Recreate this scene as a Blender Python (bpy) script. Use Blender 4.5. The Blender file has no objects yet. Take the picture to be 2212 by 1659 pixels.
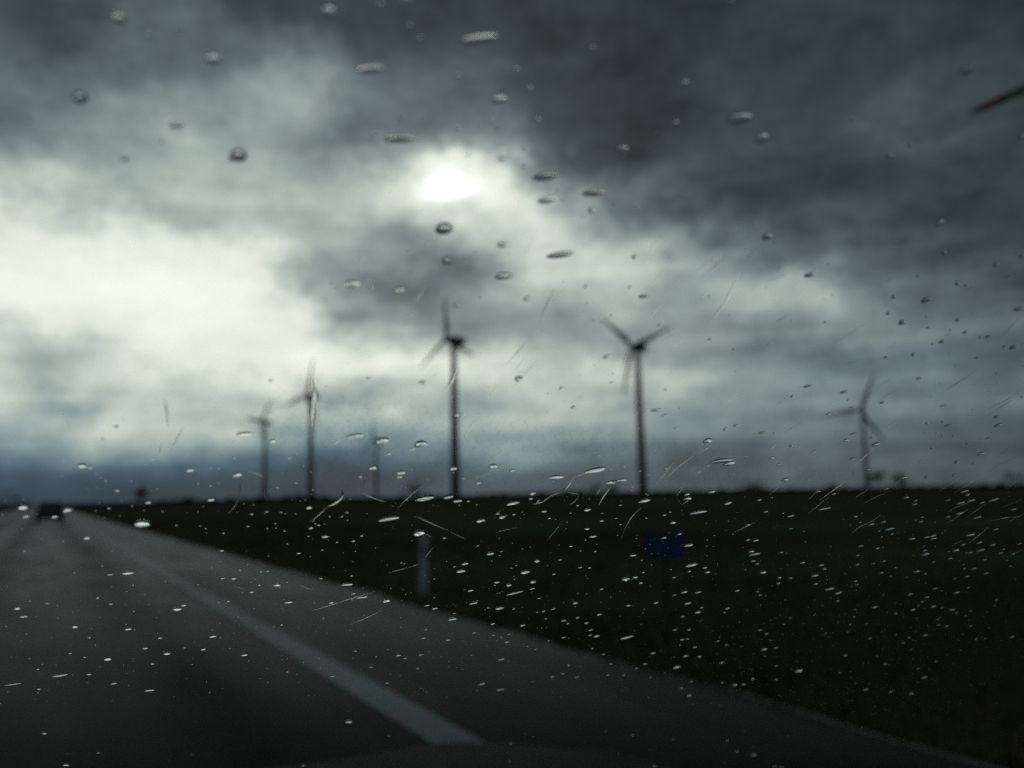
import bpy, math, random
from mathutils import Vector, Matrix, Quaternion, noise
from math import sin, cos, radians, pi, sqrt, hypot, exp

random.seed(7)
scene = bpy.context.scene
COL = scene.collection

# ------------------------------------------------------------------ camera
CAM = Vector((0.0, 0.0, 1.32))          # the passenger's phone, held close behind the windscreen
YAW, PITCH, ROLL = radians(28.6), radians(7.3), radians(-1.2)
axis = Vector((sin(YAW) * cos(PITCH), cos(YAW) * cos(PITCH), sin(PITCH)))
right = Vector((cos(YAW), -sin(YAW), 0.0))
upv = right.cross(axis)
r2 = right * cos(ROLL) + upv * sin(ROLL)
u2 = upv * cos(ROLL) - right * sin(ROLL)
cam_data = bpy.data.cameras.new("camera")
cam = bpy.data.objects.new("camera", cam_data)
COL.objects.link(cam)
cam.matrix_world = Matrix(((r2.x, u2.x, -axis.x, CAM.x), (r2.y, u2.y, -axis.y, CAM.y),
                           (r2.z, u2.z, -axis.z, CAM.z), (0, 0, 0, 1)))
cam_data.sensor_width = 36.0
cam_data.lens = 36.0 * 1850.0 / 2212.0
cam_data.clip_start = 0.01
cam_data.clip_end = 20000.0
cam_data.dof.use_dof = True             # focused on the wet glass, the land behind it is soft
cam_data.dof.focus_distance = 0.207
cam_data.dof.aperture_fstop = cam_data.lens / 2.3
scene.camera = cam

scene.render.engine = 'CYCLES'
scene.view_settings.view_transform = 'Standard'
scene.view_settings.look = 'None'
scene.view_settings.exposure = -2.3       # the phone exposed for the bright sky
scene.view_settings.gamma = 1.0
scene.view_settings.use_curve_mapping = False
cy = scene.cycles
cy.max_bounces = 24
cy.transmission_bounces = 20
cy.glossy_bounces = 6
cy.diffuse_bounces = 2
cy.caustics_reflective = False
cy.caustics_refractive = False
cy.sample_clamp_indirect = 18.0
cy.use_adaptive_sampling = True
cy.adaptive_threshold = 0.02
cy.use_denoising = False

# ------------------------------------------------------------------ world: broken rain cloud, low sun behind it
SUN_AZ, SUN_EL = 24.78, 20.26
# soft cloud masses: azimuth, elevation, width, height (degrees), lighter (+) or darker (-)
CLOUDS = [
(12.0,13.0,25.0,10.0,0.77),(20.0,14.0,7.0,2.0,-0.48),(48.0,7.0,14.0,7.0,0.17),(26.0,21.0,4.0,1.6,0.51),
(-4.0,12.0,7.0,4.5,0.27),(12.0,1.0,20.0,1.5,-0.18),(36.0,25.0,7.0,4.5,-0.11),(12.0,18.0,7.0,2.0,-0.17),
(24.0,11.0,7.0,2.0,-0.29),(32.0,5.5,4.0,1.6,0.27),(36.0,15.0,7.0,2.0,0.21),(-6.0,6.0,4.0,1.6,0.32),
(14.0,26.0,4.0,3.0,0.19),(30.0,19.0,4.0,1.6,0.23),(44.0,19.0,7.0,2.0,-0.12),(4.0,4.5,4.0,1.6,0.21),
(46.0,13.0,4.0,1.6,0.19),(20.0,17.0,4.0,1.6,-0.25),(26.0,8.5,4.0,1.6,0.17),(6.0,12.5,4.0,1.6,0.14),
(26.0,15.0,2.6,1.3,-0.23),(17.0,11.5,2.0,1.0,-0.24),(0.0,8.5,2.6,1.3,-0.17),(64.0,37.0,25.0,10.0,-0.05),
(22.0,19.0,4.0,1.6,0.14),(-3.0,10.5,2.0,1.0,-0.23),(16.0,3.0,4.0,1.6,-0.11),(5.0,18.0,2.6,1.3,-0.15),
(40.0,7.0,2.6,1.3,0.17),(64.0,5.0,20.0,1.5,0.1),(-2.0,21.0,4.0,1.6,-0.1),(10.0,4.5,2.0,1.0,0.17),
(20.0,9.0,2.0,1.0,0.2),(18.0,23.0,4.0,1.6,-0.08),(56.0,10.0,7.0,2.0,0.06),(18.0,7.0,2.0,1.0,-0.14),
(28.0,33.0,7.0,4.5,-0.05),(35.0,8.0,2.0,1.0,0.17),(28.0,3.0,4.0,3.0,0.08),(1.0,6.0,2.0,1.0,-0.14),
(16.0,15.0,2.6,1.3,-0.13),(36.0,22.0,4.0,1.6,-0.09),(6.0,29.0,4.0,3.0,0.06),(15.0,9.0,2.0,1.0,0.16),
(49.0,11.5,2.6,1.3,0.11),(56.0,16.0,7.0,2.0,-0.06),(-6.0,17.0,4.0,3.0,0.08),(36.0,10.0,2.6,1.3,-0.09),
(56.0,21.0,4.0,3.0,0.05),(0.0,26.0,4.0,1.6,-0.06),(31.0,17.0,2.6,1.3,0.1),(49.0,8.0,2.6,1.3,-0.1),
(21.0,5.5,1.2,0.6,0.18),(8.0,23.0,4.0,1.6,0.06),(10.0,14.0,2.6,1.3,0.09),(-8.0,3.0,4.0,1.6,0.12),
]

world = bpy.data.worlds.new("World")
scene.world = world
world.use_nodes = True
world.cycles.sampling_method = 'MANUAL'
world.cycles.sample_map_resolution = 256


def build_world():
    nt = world.node_tree
    nt.nodes.clear()
    N, L = nt.nodes, nt.links

    def math_(op, a, b=None, c=None, clamp=False):
        n = N.new('ShaderNodeMath'); n.operation = op; n.use_clamp = clamp
        for i, v in enumerate((a, b, c)):
            if v is None: continue
            if isinstance(v, (int, float)): n.inputs[i].default_value = v
            else: L.new(v, n.inputs[i])
        return n.outputs[0]

    def vmath(op, a, b=None):
        n = N.new('ShaderNodeVectorMath'); n.operation = op
        for i, v in enumerate((a, b)):
            if v is None: continue
            if isinstance(v, tuple): n.inputs[i].default_value = v
            else: L.new(v, n.inputs[i])
        return n

    tc = N.new('ShaderNodeTexCoord')
    sep = N.new('ShaderNodeSeparateXYZ'); L.new(tc.outputs['Generated'], sep.inputs[0])
    az = math_('MULTIPLY', math_('ARCTAN2', sep.outputs[0], sep.outputs[1]), 180 / pi)
    el = math_('MULTIPLY', math_('ARCSINE', sep.outputs[2]), 180 / pi)
    # clouds lie in layers: noise is stretched sideways
    st = vmath('MULTIPLY', tc.outputs['Generated'], (1.0, 1.0, 1.4)).outputs[0]
    n1 = N.new('ShaderNodeTexNoise'); n1.inputs['Scale'].default_value = 5.0
    n1.inputs['Detail'].default_value = 5.0; n1.inputs['Roughness'].default_value = 0.6
    L.new(st, n1.inputs['Vector'])
    wn = vmath('SUBTRACT', n1.outputs['Color'], (0.5, 0.5, 0.5)).outputs[0]
    wv = vmath('MULTIPLY', wn, (5.0, 2.6, 0.0)).outputs[0]
    co = N.new('ShaderNodeCombineXYZ'); L.new(az, co.inputs[0]); L.new(el, co.inputs[1])
    p0 = vmath('ADD', co.outputs[0], wv).outputs[0]
    n4 = N.new('ShaderNodeTexNoise'); n4.inputs['Scale'].default_value = 15.0      # torn edges
    n4.inputs['Detail'].default_value = 4.0; n4.inputs['Roughness'].default_value = 0.65
    L.new(st, n4.inputs['Vector'])
    w4 = vmath('MULTIPLY', vmath('SUBTRACT', n4.outputs['Color'], (0.5, 0.5, 0.5)).outputs[0], (6.5, 4.6, 0.0)).outputs[0]
    fl = N.new('ShaderNodeMapRange')                     # flatter bases towards the horizon
    fl.inputs['From Min'].default_value = 2.0; fl.inputs['From Max'].default_value = 15.0
    fl.inputs['To Min'].default_value = 0.22; fl.inputs['To Max'].default_value = 1.0
    L.new(el, fl.inputs['Value'])
    cs = N.new('ShaderNodeCombineXYZ'); cs.inputs[0].default_value = 1.0; L.new(fl.outputs[0], cs.inputs[1])
    p = vmath('ADD', p0, vmath('MULTIPLY', w4, cs.outputs[0]).outputs[0]).outputs[0]
    acc = None
    for (a, e, sx, sy, amp) in CLOUDS:
        m = N.new('ShaderNodeMapping'); m.vector_type = 'POINT'
        m.inputs['Location'].default_value = (-a / sx, -e / sy, 0)
        m.inputs['Scale'].default_value = (1 / sx, 1 / sy, 0)
        L.new(p, m.inputs['Vector'])
        d = vmath('DOT_PRODUCT', m.outputs[0], m.outputs[0]).outputs['Value']
        g = math_('POWER', 0.36788, d)
        acc = math_('MULTIPLY_ADD', g, amp, acc if acc is not None else 0.27)
    n2 = N.new('ShaderNodeTexNoise'); n2.inputs['Scale'].default_value = 12.0
    n2.inputs['Detail'].default_value = 6.0; n2.inputs['Roughness'].default_value = 0.64
    L.new(st, n2.inputs['Vector'])
    acc = math_('ADD', acc, math_('MULTIPLY', math_('SUBTRACT', n2.outputs['Fac'], 0.5), math_('MULTIPLY_ADD', acc, 0.40, 0.14)))
    # long thin layers towards the horizon
    lay = vmath('MULTIPLY', co.outputs[0], (0.075, 0.62, 0.0)).outputs[0]
    n3 = N.new('ShaderNodeTexNoise'); n3.inputs['Scale'].default_value = 1.0
    n3.inputs['Detail'].default_value = 4.0; n3.inputs['Roughness'].default_value = 0.6
    n3.inputs['Distortion'].default_value = 0.5
    L.new(lay, n3.inputs['Vector'])
    lr = N.new('ShaderNodeMapRange'); lr.inputs['From Min'].default_value = 26.0; lr.inputs['From Max'].default_value = 8.0
    lr.inputs['To Min'].default_value = 0.04; lr.inputs['To Max'].default_value = 0.30
    L.new(el, lr.inputs['Value'])
    acc = math_('ADD', acc, math_('MULTIPLY', math_('SUBTRACT', n3.outputs['Fac'], 0.5), lr.outputs[0]))
    acc = math_('MAXIMUM', math_('MULTIPLY_ADD', acc, 1.07, -0.03), 0.16)
    m = N.new('ShaderNodeMapping'); m.vector_type = 'POINT'       # thin lit cloud across the sun
    m.inputs['Location'].default_value = (-(SUN_AZ - 0.1) / 1.75, -(SUN_EL - 0.2) / 0.5, 0)
    m.inputs['Scale'].default_value = (1 / 1.75, 1 / 0.5, 0)
    L.new(vmath('MULTIPLY', vmath('ADD', p, p0).outputs[0], (0.5, 0.5, 0.0)).outputs[0], m.inputs['Vector'])
    glow = math_('POWER', 0.36788, vmath('DOT_PRODUCT', m.outputs[0], m.outputs[0]).outputs['Value'])

    accs = math_('MULTIPLY', acc, 1 / 1.25)

    def ramp(stops):
        r = N.new('ShaderNodeValToRGB')
        els = r.color_ramp.elements
        while len(els) < len(stops): els.new(0.5)
        for e_, (pos, c) in zip(els, stops):
            e_.position = pos / 1.25
            e_.color = (*[(x / 255) ** 2.2 for x in c], 1)
        L.new(accs, r.inputs[0])
        return r.outputs[0]

    grey = ramp([(0.0, (0, 0, 0)), (0.2, (44, 52, 55)), (0.3, (66, 76, 80)), (0.45, (104, 116, 119)),
                 (0.62, (149, 161, 160)), (0.78, (191, 202, 194)), (0.95, (235, 241, 227)), (1.1, (250, 253, 242)), (1.25, (255, 262, 248))])
    blue = ramp([(0.0, (0, 0, 0)), (0.3, (62, 80, 94)), (0.4, (80, 103, 119)), (0.55, (125, 146, 154)),
                 (0.78, (191, 202, 194)), (0.95, (235, 241, 227)), (1.1, (250, 253, 242)), (1.25, (255, 262, 248))])
    mr = N.new('ShaderNodeMapRange'); mr.interpolation_type = 'SMOOTHSTEP'
    mr.inputs['From Min'].default_value = 3.5; mr.inputs['From Max'].default_value = 9.5
    L.new(el, mr.inputs['Value'])
    mx = N.new('ShaderNodeMix'); mx.data_type = 'RGBA'
    ma = N.new('ShaderNodeMapRange'); ma.interpolation_type = 'SMOOTHSTEP'   # the rain shower is on the road side
    ma.inputs['From Min'].default_value = 18.0; ma.inputs['From Max'].default_value = 48.0
    ma.inputs['To Max'].default_value = 0.85
    L.new(math_('ABSOLUTE', az), ma.inputs['Value'])
    L.new(math_('MAXIMUM', mr.outputs[0], ma.outputs[0]), mx.inputs['Factor']); L.new(blue, mx.inputs['A']); L.new(grey, mx.inputs['B'])
    sky = N.new('ShaderNodeTexSky'); sky.sky_type = 'NISHITA'; sky.sun_disc = False
    sky.sun_elevation = radians(SUN_EL); sky.sun_rotation = radians(SUN_AZ)
    clear = vmath('MULTIPLY', sky.outputs[0], (0.05, 0.05, 0.05)).outputs[0]
    mx2 = N.new('ShaderNodeMix'); mx2.data_type = 'RGBA'
    mx2.inputs['Factor'].default_value = 0.985            # almost closed cover
    L.new(clear, mx2.inputs['A']); L.new(mx.outputs['Result'], mx2.inputs['B'])
    bg = N.new('ShaderNodeBackground')
    L.new(math_('MULTIPLY_ADD', glow, 7.0, 5.1), bg.inputs['Strength'])
    L.new(mx2.outputs['Result'], bg.inputs['Color'])
    out = N.new('ShaderNodeOutputWorld'); L.new(bg.outputs[0], out.inputs['Surface'])


build_world()

# ------------------------------------------------------------------ sun, dim behind thin cloud
sun_dir = Vector((sin(radians(SUN_AZ)) * cos(radians(SUN_EL)), cos(radians(SUN_AZ)) * cos(radians(SUN_EL)),
                  sin(radians(SUN_EL))))
sl = bpy.data.lights.new("sun", 'SUN')
sl.energy = 0.5
sl.angle = radians(0.55)
sl.color = (1.0, 0.97, 0.9)
so = bpy.data.objects.new("sun", sl)
COL.objects.link(so)
so.rotation_mode = 'QUATERNION'
so.rotation_quaternion = sun_dir.to_track_quat('Z', 'Y')
so.location = sun_dir * 50

# ------------------------------------------------------------------ helpers
def obj(name, verts, faces, mat, parent=None, smooth=False, pinv=None):
    me = bpy.data.meshes.new(name)
    me.from_pydata([tuple(v) for v in verts], [], faces)
    me.update()
    if smooth:
        me.polygons.foreach_set('use_smooth', [True] * len(me.polygons))
    if mat: me.materials.append(mat)
    o = bpy.data.objects.new(name, me)
    COL.objects.link(o)
    if parent:
        o.parent = parent
        if pinv: o.matrix_parent_inverse = pinv
    return o


def tag(o, label=None, cat=None, group=None, kind=None):
    for k, v in (('label', label), ('category', cat), ('group', group), ('kind', kind)):
        if v: o[k] = v
    return o


def empty(name, loc=(0, 0, 0), rz=0.0):
    o = bpy.data.objects.new(name, None)
    COL.objects.link(o)
    o.location = loc
    o.rotation_euler = (0, 0, rz)
    o.empty_display_size = 0.2
    return o


class MB:
    """collects shapes for ONE mesh"""
    def __init__(s): s.v, s.f = [], []

    def box(s, x0, x1, y0, y1, z0, z1, bev=0.0):
        if bev <= 0:
            b = len(s.v)
            s.v += [(x, y, z) for z in (z0, z1) for (x, y) in ((x0, y0), (x1, y0), (x1, y1), (x0, y1))]
            s.f += [tuple(b + i for i in q) for q in ((3, 2, 1, 0), (4, 5, 6, 7), (0, 1, 5, 4), (1, 2, 6, 5), (2, 3, 7, 6), (3, 0, 4, 7))]
        else:
            s.loft([[(x0 + bev, y0 + bev, z0), (x1 - bev, y0 + bev, z0), (x1 - bev, y1 - bev, z0), (x0 + bev, y1 - bev, z0)],
                    [(x0, y0, z0 + bev), (x1, y0, z0 + bev), (x1, y1, z0 + bev), (x0, y1, z0 + bev)],
                    [(x0, y0, z1 - bev), (x1, y0, z1 - bev), (x1, y1, z1 - bev), (x0, y1, z1 - bev)],
                    [(x0 + bev, y0 + bev, z1), (x1 - bev, y0 + bev, z1), (x1 - bev, y1 - bev, z1), (x0 + bev, y1 - bev, z1)]])
        return s

    def loft(s, rings, caps=True, closed=True):
        n = len(rings[0]); b = len(s.v)
        for r in rings: s.v += [tuple(p) for p in r]
        for i in range(len(rings) - 1):
            for j in range(n if closed else n - 1):
                k = (j + 1) % n
                s.f.append((b + i * n + j, b + i * n + k, b + (i + 1) * n + k, b + (i + 1) * n + j))
        if caps:
            s.f.append(tuple(b + j for j in reversed(range(n))))
            s.f.append(tuple(b + (len(rings) - 1) * n + j for j in range(n)))
        return s

    def tube(s, pts, rads, n=8):
        rings = []
        for i, p in enumerate(pts):
            p = Vector(p)
            a = Vector(pts[max(i - 1, 0)]); c = Vector(pts[min(i + 1, len(pts) - 1)])
            t = (c - a).normalized()
            x = t.cross(Vector((0.13, 0.99, 0.05))) if abs(t.y) < 0.9 else t.cross(Vector((1, 0, 0)))
            x.normalize(); y = t.cross(x)
            rings.append([p + (x * cos(2 * pi * j / n) + y * sin(2 * pi * j / n)) * rads[i] for j in range(n)])
        return s.loft(rings)

    def leaf(s, c, r, rnd):
        """a small crossed leaf clump"""
        a = Vector((rnd.uniform(-1, 1), rnd.uniform(-1, 1), rnd.uniform(-1, 1))).normalized()
        b = a.orthogonal().normalized()
        q = a.cross(b)
        k = len(s.v)
        s.v += [tuple(c + b * r), tuple(c + q * r * .6), tuple(c - b * r * .9), tuple(c - q * r * .7)]
        s.f.append((k, k + 1, k + 2, k + 3))

    def make(s, name, mat, parent=None, smooth=False, pinv=None):
        return obj(name, s.v, s.f, mat, parent, smooth, pinv)


def material(name, color, rough=0.6, metal=0.0, noise_scale=None, var=0.25, bump=0.0, spec=0.5, coat=0.0, col2=None, detail=6.0):
    m = bpy.data.materials.new(name)
    m.use_nodes = True
    nt = m.node_tree
    b = nt.nodes['Principled BSDF']
    b.inputs['Base Color'].default_value = (*color, 1)
    b.inputs['Roughness'].default_value = rough
    b.inputs['Metallic'].default_value = metal
    b.inputs['Specular IOR Level'].default_value = spec
    b.inputs['Coat Weight'].default_value = coat
    b.inputs['Coat Roughness'].default_value = 0.08
    if noise_scale:
        tc = nt.nodes.new('ShaderNodeTexCoord')
        nz = nt.nodes.new('ShaderNodeTexNoise')
        nz.inputs['Scale'].default_value = noise_scale
        nz.inputs['Detail'].default_value = detail
        nt.links.new(tc.outputs['Object'], nz.inputs['Vector'])
        rp = nt.nodes.new('ShaderNodeValToRGB')
        c2 = col2 or tuple(c * (1 + var) for c in color)
        rp.color_ramp.elements[0].position = 0.32
        rp.color_ramp.elements[0].color = (*[c * (1 - var) for c in color], 1)
        rp.color_ramp.elements[1].position = 0.68
        rp.color_ramp.elements[1].color = (*c2, 1)
        nt.links.new(nz.outputs['Fac'], rp.inputs[0])
        nt.links.new(rp.outputs[0], b.inputs['Base Color'])
        if bump:
            bp = nt.nodes.new('ShaderNodeBump')
            bp.inputs['Strength'].default_value = bump
            bp.inputs['Distance'].default_value = 0.02
            nt.links.new(nz.outputs['Fac'], bp.inputs['Height'])
            nt.links.new(bp.outputs[0], b.inputs['Normal'])
    return m


def glass(name, color, ior):
    m = bpy.data.materials.new(name)
    m.use_nodes = True
    nt = m.node_tree
    nt.nodes.clear()
    g = nt.nodes.new('ShaderNodeBsdfGlass')
    g.inputs['Color'].default_value = (*color, 1)
    g.inputs['Roughness'].default_value = 0.0
    g.inputs['IOR'].default_value = ior
    o = nt.nodes.new('ShaderNodeOutputMaterial')
    nt.links.new(g.outputs[0], o.inputs['Surface'])
    return m


M = dict(
    asphalt=material('wet_asphalt', (0.017, 0.016, 0.0135), 0.65, noise_scale=0.55, var=0.3, bump=0.05, spec=0.14),
    shoulder=material('pale_asphalt', (0.020, 0.0187, 0.016), 0.65, noise_scale=0.7, var=0.25, bump=0.05, spec=0.14),
    paint=material('worn_road_paint', (0.30, 0.36, 0.38), 0.7, noise_scale=14.0, var=0.45, spec=0.1),
    soil=material('dark_field', (0.20, 0.16, 0.105), 1.0, noise_scale=0.07, var=0.6, col2=(0.125, 0.15, 0.09), bump=0.3, spec=0.0),
    grass=material('verge_grass', (0.20, 0.165, 0.10), 1.0, noise_scale=0.5, var=0.5, spec=0.02),
    leaf=material('dark_foliage', (0.028, 0.036, 0.022), 0.9, noise_scale=0.6, var=0.5, spec=0.1),
    bark=material('bark', (0.035, 0.029, 0.023), 0.95, noise_scale=6.0, var=0.4, spec=0.1),
    steel=material('turbine_paint', (0.31, 0.33, 0.33), 0.45, noise_scale=0.15, var=0.08),
    red=material('red_warning_paint', (0.55, 0.030, 0.024), 0.45, noise_scale=0.8, var=0.12),
    nacelle=material('nacelle_grey', (0.13, 0.14, 0.14), 0.5, noise_scale=0.4, var=0.1),
    post=material('white_plastic', (0.88, 0.88, 0.88), 0.5, noise_scale=7.0, var=0.15),
    refl=material('grey_reflector', (0.30, 0.30, 0.32), 0.2, metal=0.5, noise_scale=90, var=0.2),
    blue=material('blue_sign_face', (0.030, 0.105, 0.32), 0.35, noise_scale=6.0, var=0.12),
    galv=material('galvanised_steel', (0.07, 0.072, 0.075), 0.6, metal=0.4, noise_scale=14.0, var=0.2),
    carpaint=material('dark_car_paint', (0.09, 0.09, 0.09), 0.4, noise_scale=2.0, var=0.15, coat=0.7),
    hood=material('wet_bonnet_paint', (0.018, 0.0195, 0.0185), 0.7, noise_scale=3.0, var=0.15, spec=0.04, bump=0.02),
    trim=material('black_trim', (0.012, 0.012, 0.013), 0.6, noise_scale=8.0, var=0.3),
    dash=material('dashboard_plastic', (0.014, 0.014, 0.015), 0.75, noise_scale=60.0, var=0.3, bump=0.1),
    tyre=material('tyre_rubber', (0.02, 0.02, 0.02), 0.8, noise_scale=20, var=0.3),
    rim=material('wheel_rim', (0.3, 0.3, 0.31), 0.35, metal=0.9, noise_scale=8, var=0.1),
    tail=material('red_tail_lamp', (0.16, 0.006, 0.005), 0.2, noise_scale=12, var=0.2),
    plate=material('number_plate', (0.5, 0.5, 0.48), 0.4, noise_scale=5, var=0.1),
    darkglass=material('tinted_car_glass', (0.012, 0.014, 0.016), 0.08, noise_scale=3, var=0.1, spec=0.6),
    wire=material('heating_wire', (0.02, 0.02, 0.02), 0.6, noise_scale=400, var=0.2),
    glass=glass('windscreen_glass', (0.972, 0.99, 0.982), 1.5),
    water=glass('rain_water', (1, 1, 1), 1.333),
)


def asphalt(name, color, tracks):
    m = bpy.data.materials.new(name)
    m.use_nodes = True
    nt = m.node_tree; N, L = nt.nodes, nt.links
    p = N['Principled BSDF']
    tc = N.new('ShaderNodeTexCoord')
    st = N.new('ShaderNodeMapping'); st.inputs['Scale'].default_value = (1.0, 0.22, 1.0)
    L.new(tc.outputs['Object'], st.inputs['Vector'])
    big = N.new('ShaderNodeTexNoise'); big.inputs['Scale'].default_value = 1.1; big.inputs['Detail'].default_value = 7.0
    big.inputs['Roughness'].default_value = 0.62
    L.new(st.outputs[0], big.inputs['Vector'])
    grit = N.new('ShaderNodeTexNoise'); grit.inputs['Scale'].default_value = 55.0; grit.inputs['Detail'].default_value = 3.0
    L.new(tc.outputs['Object'], grit.inputs['Vector'])
    sep = N.new('ShaderNodeSeparateXYZ'); L.new(tc.outputs['Object'], sep.inputs[0])
    worn = None
    for x0 in tracks:                                   # polished wheel paths
        d = N.new('ShaderNodeMath'); d.operation = 'SUBTRACT'; L.new(sep.outputs[0], d.inputs[0]); d.inputs[1].default_value = x0
        q = N.new('ShaderNodeMath'); q.operation = 'MULTIPLY'; L.new(d.outputs[0], q.inputs[0]); L.new(d.outputs[0], q.inputs[1])
        e = N.new('ShaderNodeMath'); e.operation = 'POWER'; e.inputs[0].default_value = 0.0004; L.new(q.outputs[0], e.inputs[1])
        if worn is None: worn = e.outputs[0]
        else:
            s = N.new('ShaderNodeMath'); s.operation = 'ADD'; L.new(worn, s.inputs[0]); L.new(e.outputs[0], s.inputs[1]); worn = s.outputs[0]
    def mul_add(a, k, c):
        n = N.new('ShaderNodeMath'); n.operation = 'MULTIPLY_ADD'
        L.new(a, n.inputs[0]); n.inputs[1].default_value = k
        if isinstance(c, float): n.inputs[2].default_value = c
        else: L.new(c, n.inputs[2])
        return n.outputs[0]
    v = mul_add(big.outputs['Fac'], 1.5, 0.0)
    v = mul_add(grit.outputs['Fac'], 0.9, v)
    v = mul_add(v, 1.0, -0.2)
    if worn is not None: v = mul_add(worn, -0.32, v)
    sc = N.new('ShaderNodeVectorMath'); sc.operation = 'SCALE'; sc.inputs[0].default_value = color
    L.new(v, sc.inputs['Scale'])
    L.new(sc.outputs[0], p.inputs['Base Color'])
    r = mul_add(big.outputs['Fac'], 0.3, 0.6)
    L.new(r, p.inputs['Roughness'])
    p.inputs['Specular IOR Level'].default_value = 0.01
    L.new(mul_add(v, 1.15, -0.12), p.inputs['Sheen Weight'])          # fine grit catching the low light at grazing angles
    p.inputs['Sheen Roughness'].default_value = 0.22
    p.inputs['Sheen Tint'].default_value = (1.0, 0.97, 0.9, 1)
    bp = N.new('ShaderNodeBump'); bp.inputs['Strength'].default_value = 0.05; bp.inputs['Distance'].default_value = 0.004
    L.new(grit.outputs['Fac'], bp.inputs['Height']); L.new(bp.outputs[0], p.inputs['Normal'])
    return m


M['asphalt'] = asphalt('wet_asphalt', (0.0090, 0.0096, 0.0092), (-0.75, 1.05, -3.9, -2.3))
M['paint'] = asphalt('worn_road_paint', (0.40, 0.46, 0.46), ())
M['shoulder'] = asphalt('shoulder_asphalt', (0.0084, 0.0089, 0.0085), ())

# ------------------------------------------------------------------ ground and road
ROAD_L, ROAD_R = -5.6, 4.10


def gz(x, y):
    """height of the land: level under the road, a shallow verge, then rough grassland"""
    d = max(x - ROAD_R, ROAD_L - x)
    if d <= 0: return -0.06
    k = min(d / 1.2, 1.0)
    z = -0.035 - 0.05 * k
    z += k * 0.06 * (noise.noise(Vector((x * .35, y * .35, 3.1))))
    far = hypot(x, y)
    if far > 60:
        z += min((far - 60) / 400, 1) * 0.9 * noise.noise(Vector((x * .006, y * .006, 9.0)))
    return z


def axis_steps(near, far, s0, grow):
    out = [0.0]; st = s0
    while out[-1] < far:
        if out[-1] > near: st *= grow
        out.append(out[-1] + st)
    return out


def ground():
    pos = axis_steps(18, 9000, 0.5, 1.11)
    xs = sorted(set([-p for p in pos] + pos + [ROAD_R, ROAD_R + .02, ROAD_L, ROAD_L - .02]))
    ys = sorted(set([-p for p in axis_steps(6, 9000, 1.0, 1.3)] + pos))
    v = [(x, y, gz(x, y)) for y in ys for x in xs]
    n = len(xs)
    f = [(j * n + i, j * n + i + 1, (j + 1) * n + i + 1, (j + 1) * n + i) for j in range(len(ys) - 1) for i in range(n - 1)]
    tag(obj('ground', v, f, M['soil'], smooth=True), 'dark open grassland running to the horizon', kind='structure')


ground()

ROAD_Y = [-60, -20, 0, 10, 20, 40, 80, 160, 320, 640, 1280, 2600]


def strip(name, x0, x1, z, mat, parent=None, ys=ROAD_Y, depth=0.0):
    m = MB()
    rings = [[(x0, y, z), (x1, y, z)] + ([(x1, y, z - depth), (x0, y, z - depth)] if depth else []) for y in ys]
    if depth: m.loft(rings)
    else: m.loft(rings, caps=False, closed=False); m.f = [tuple(reversed(q)) for q in m.f]
    return m.make(name, mat, parent)


road = tag(strip('road', ROAD_L, 2.0, 0.0, M['asphalt'], depth=0.12), 'wet grey two lane asphalt road running to the horizon', kind='structure')
sh = MB()
ey = [-60, -20, -5] + [i * .16 for i in range(330)] + [60, 80, 120, 200, 400, 800, 2600]
rings = []
for y in ey:
    e = ROAD_R + .10 * noise.noise(Vector((0, y * .55, 1.0))) + .05 * noise.noise(Vector((0, y * 2.7, 4.0))) + .02
    rings.append([(2.0, y, 0.0), (e - .12, y, 0.0), (e, y, -.025 + .02 * noise.noise(Vector((3, y * 1.9, 0)))), (e, y, -.12), (2.0, y, -.12)])
sh.loft(rings)
sh.make('road_shoulder', M['shoulder'], road)
strip('edge_line', 1.89, 2.14, 0.004, M['paint'], road)
strip('edge_line', -5.05, -4.80, 0.004, M['paint'], road)
for k in range(20):
    strip('lane_dash', -1.62, -1.48, 0.004, M['paint'], road, ys=[8 + k * 12.0, 12 + k * 12.0])

# grass on the verge: nobody could count it
g = MB()
rnd = random.Random(3)
for i in range(42000):
    y = 1.5 + 75 * rnd.random() ** 1.9
    side = rnd.random()
    x = ROAD_R - 0.12 + 11.0 * rnd.random() ** 1.5 if side < .86 else ROAD_L - .05 - 5 * rnd.random() ** 1.5
    if side >= .86: y += 20
    z = gz(x, y) - 0.02
    h = rnd.uniform(0.06, 0.20) * (0.5 + noise.noise(Vector((x * .5, y * .5, 0))) * .5 + .4)
    a = rnd.uniform(0, pi); w = rnd.uniform(.007, .018)
    lx, ly = rnd.uniform(-.08, .08), rnd.uniform(-.08, .08)
    b = len(g.v)
    g.v += [(x - cos(a) * w, y - sin(a) * w, z), (x + cos(a) * w, y + sin(a) * w, z), (x + lx, y + ly, z + max(h, .05))]
    g.f.append((b, b + 1, b + 2))
tag(g.make('grass', M['grass']), 'dark tufted grass along the road verge', 'grass', kind='stuff')


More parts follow.
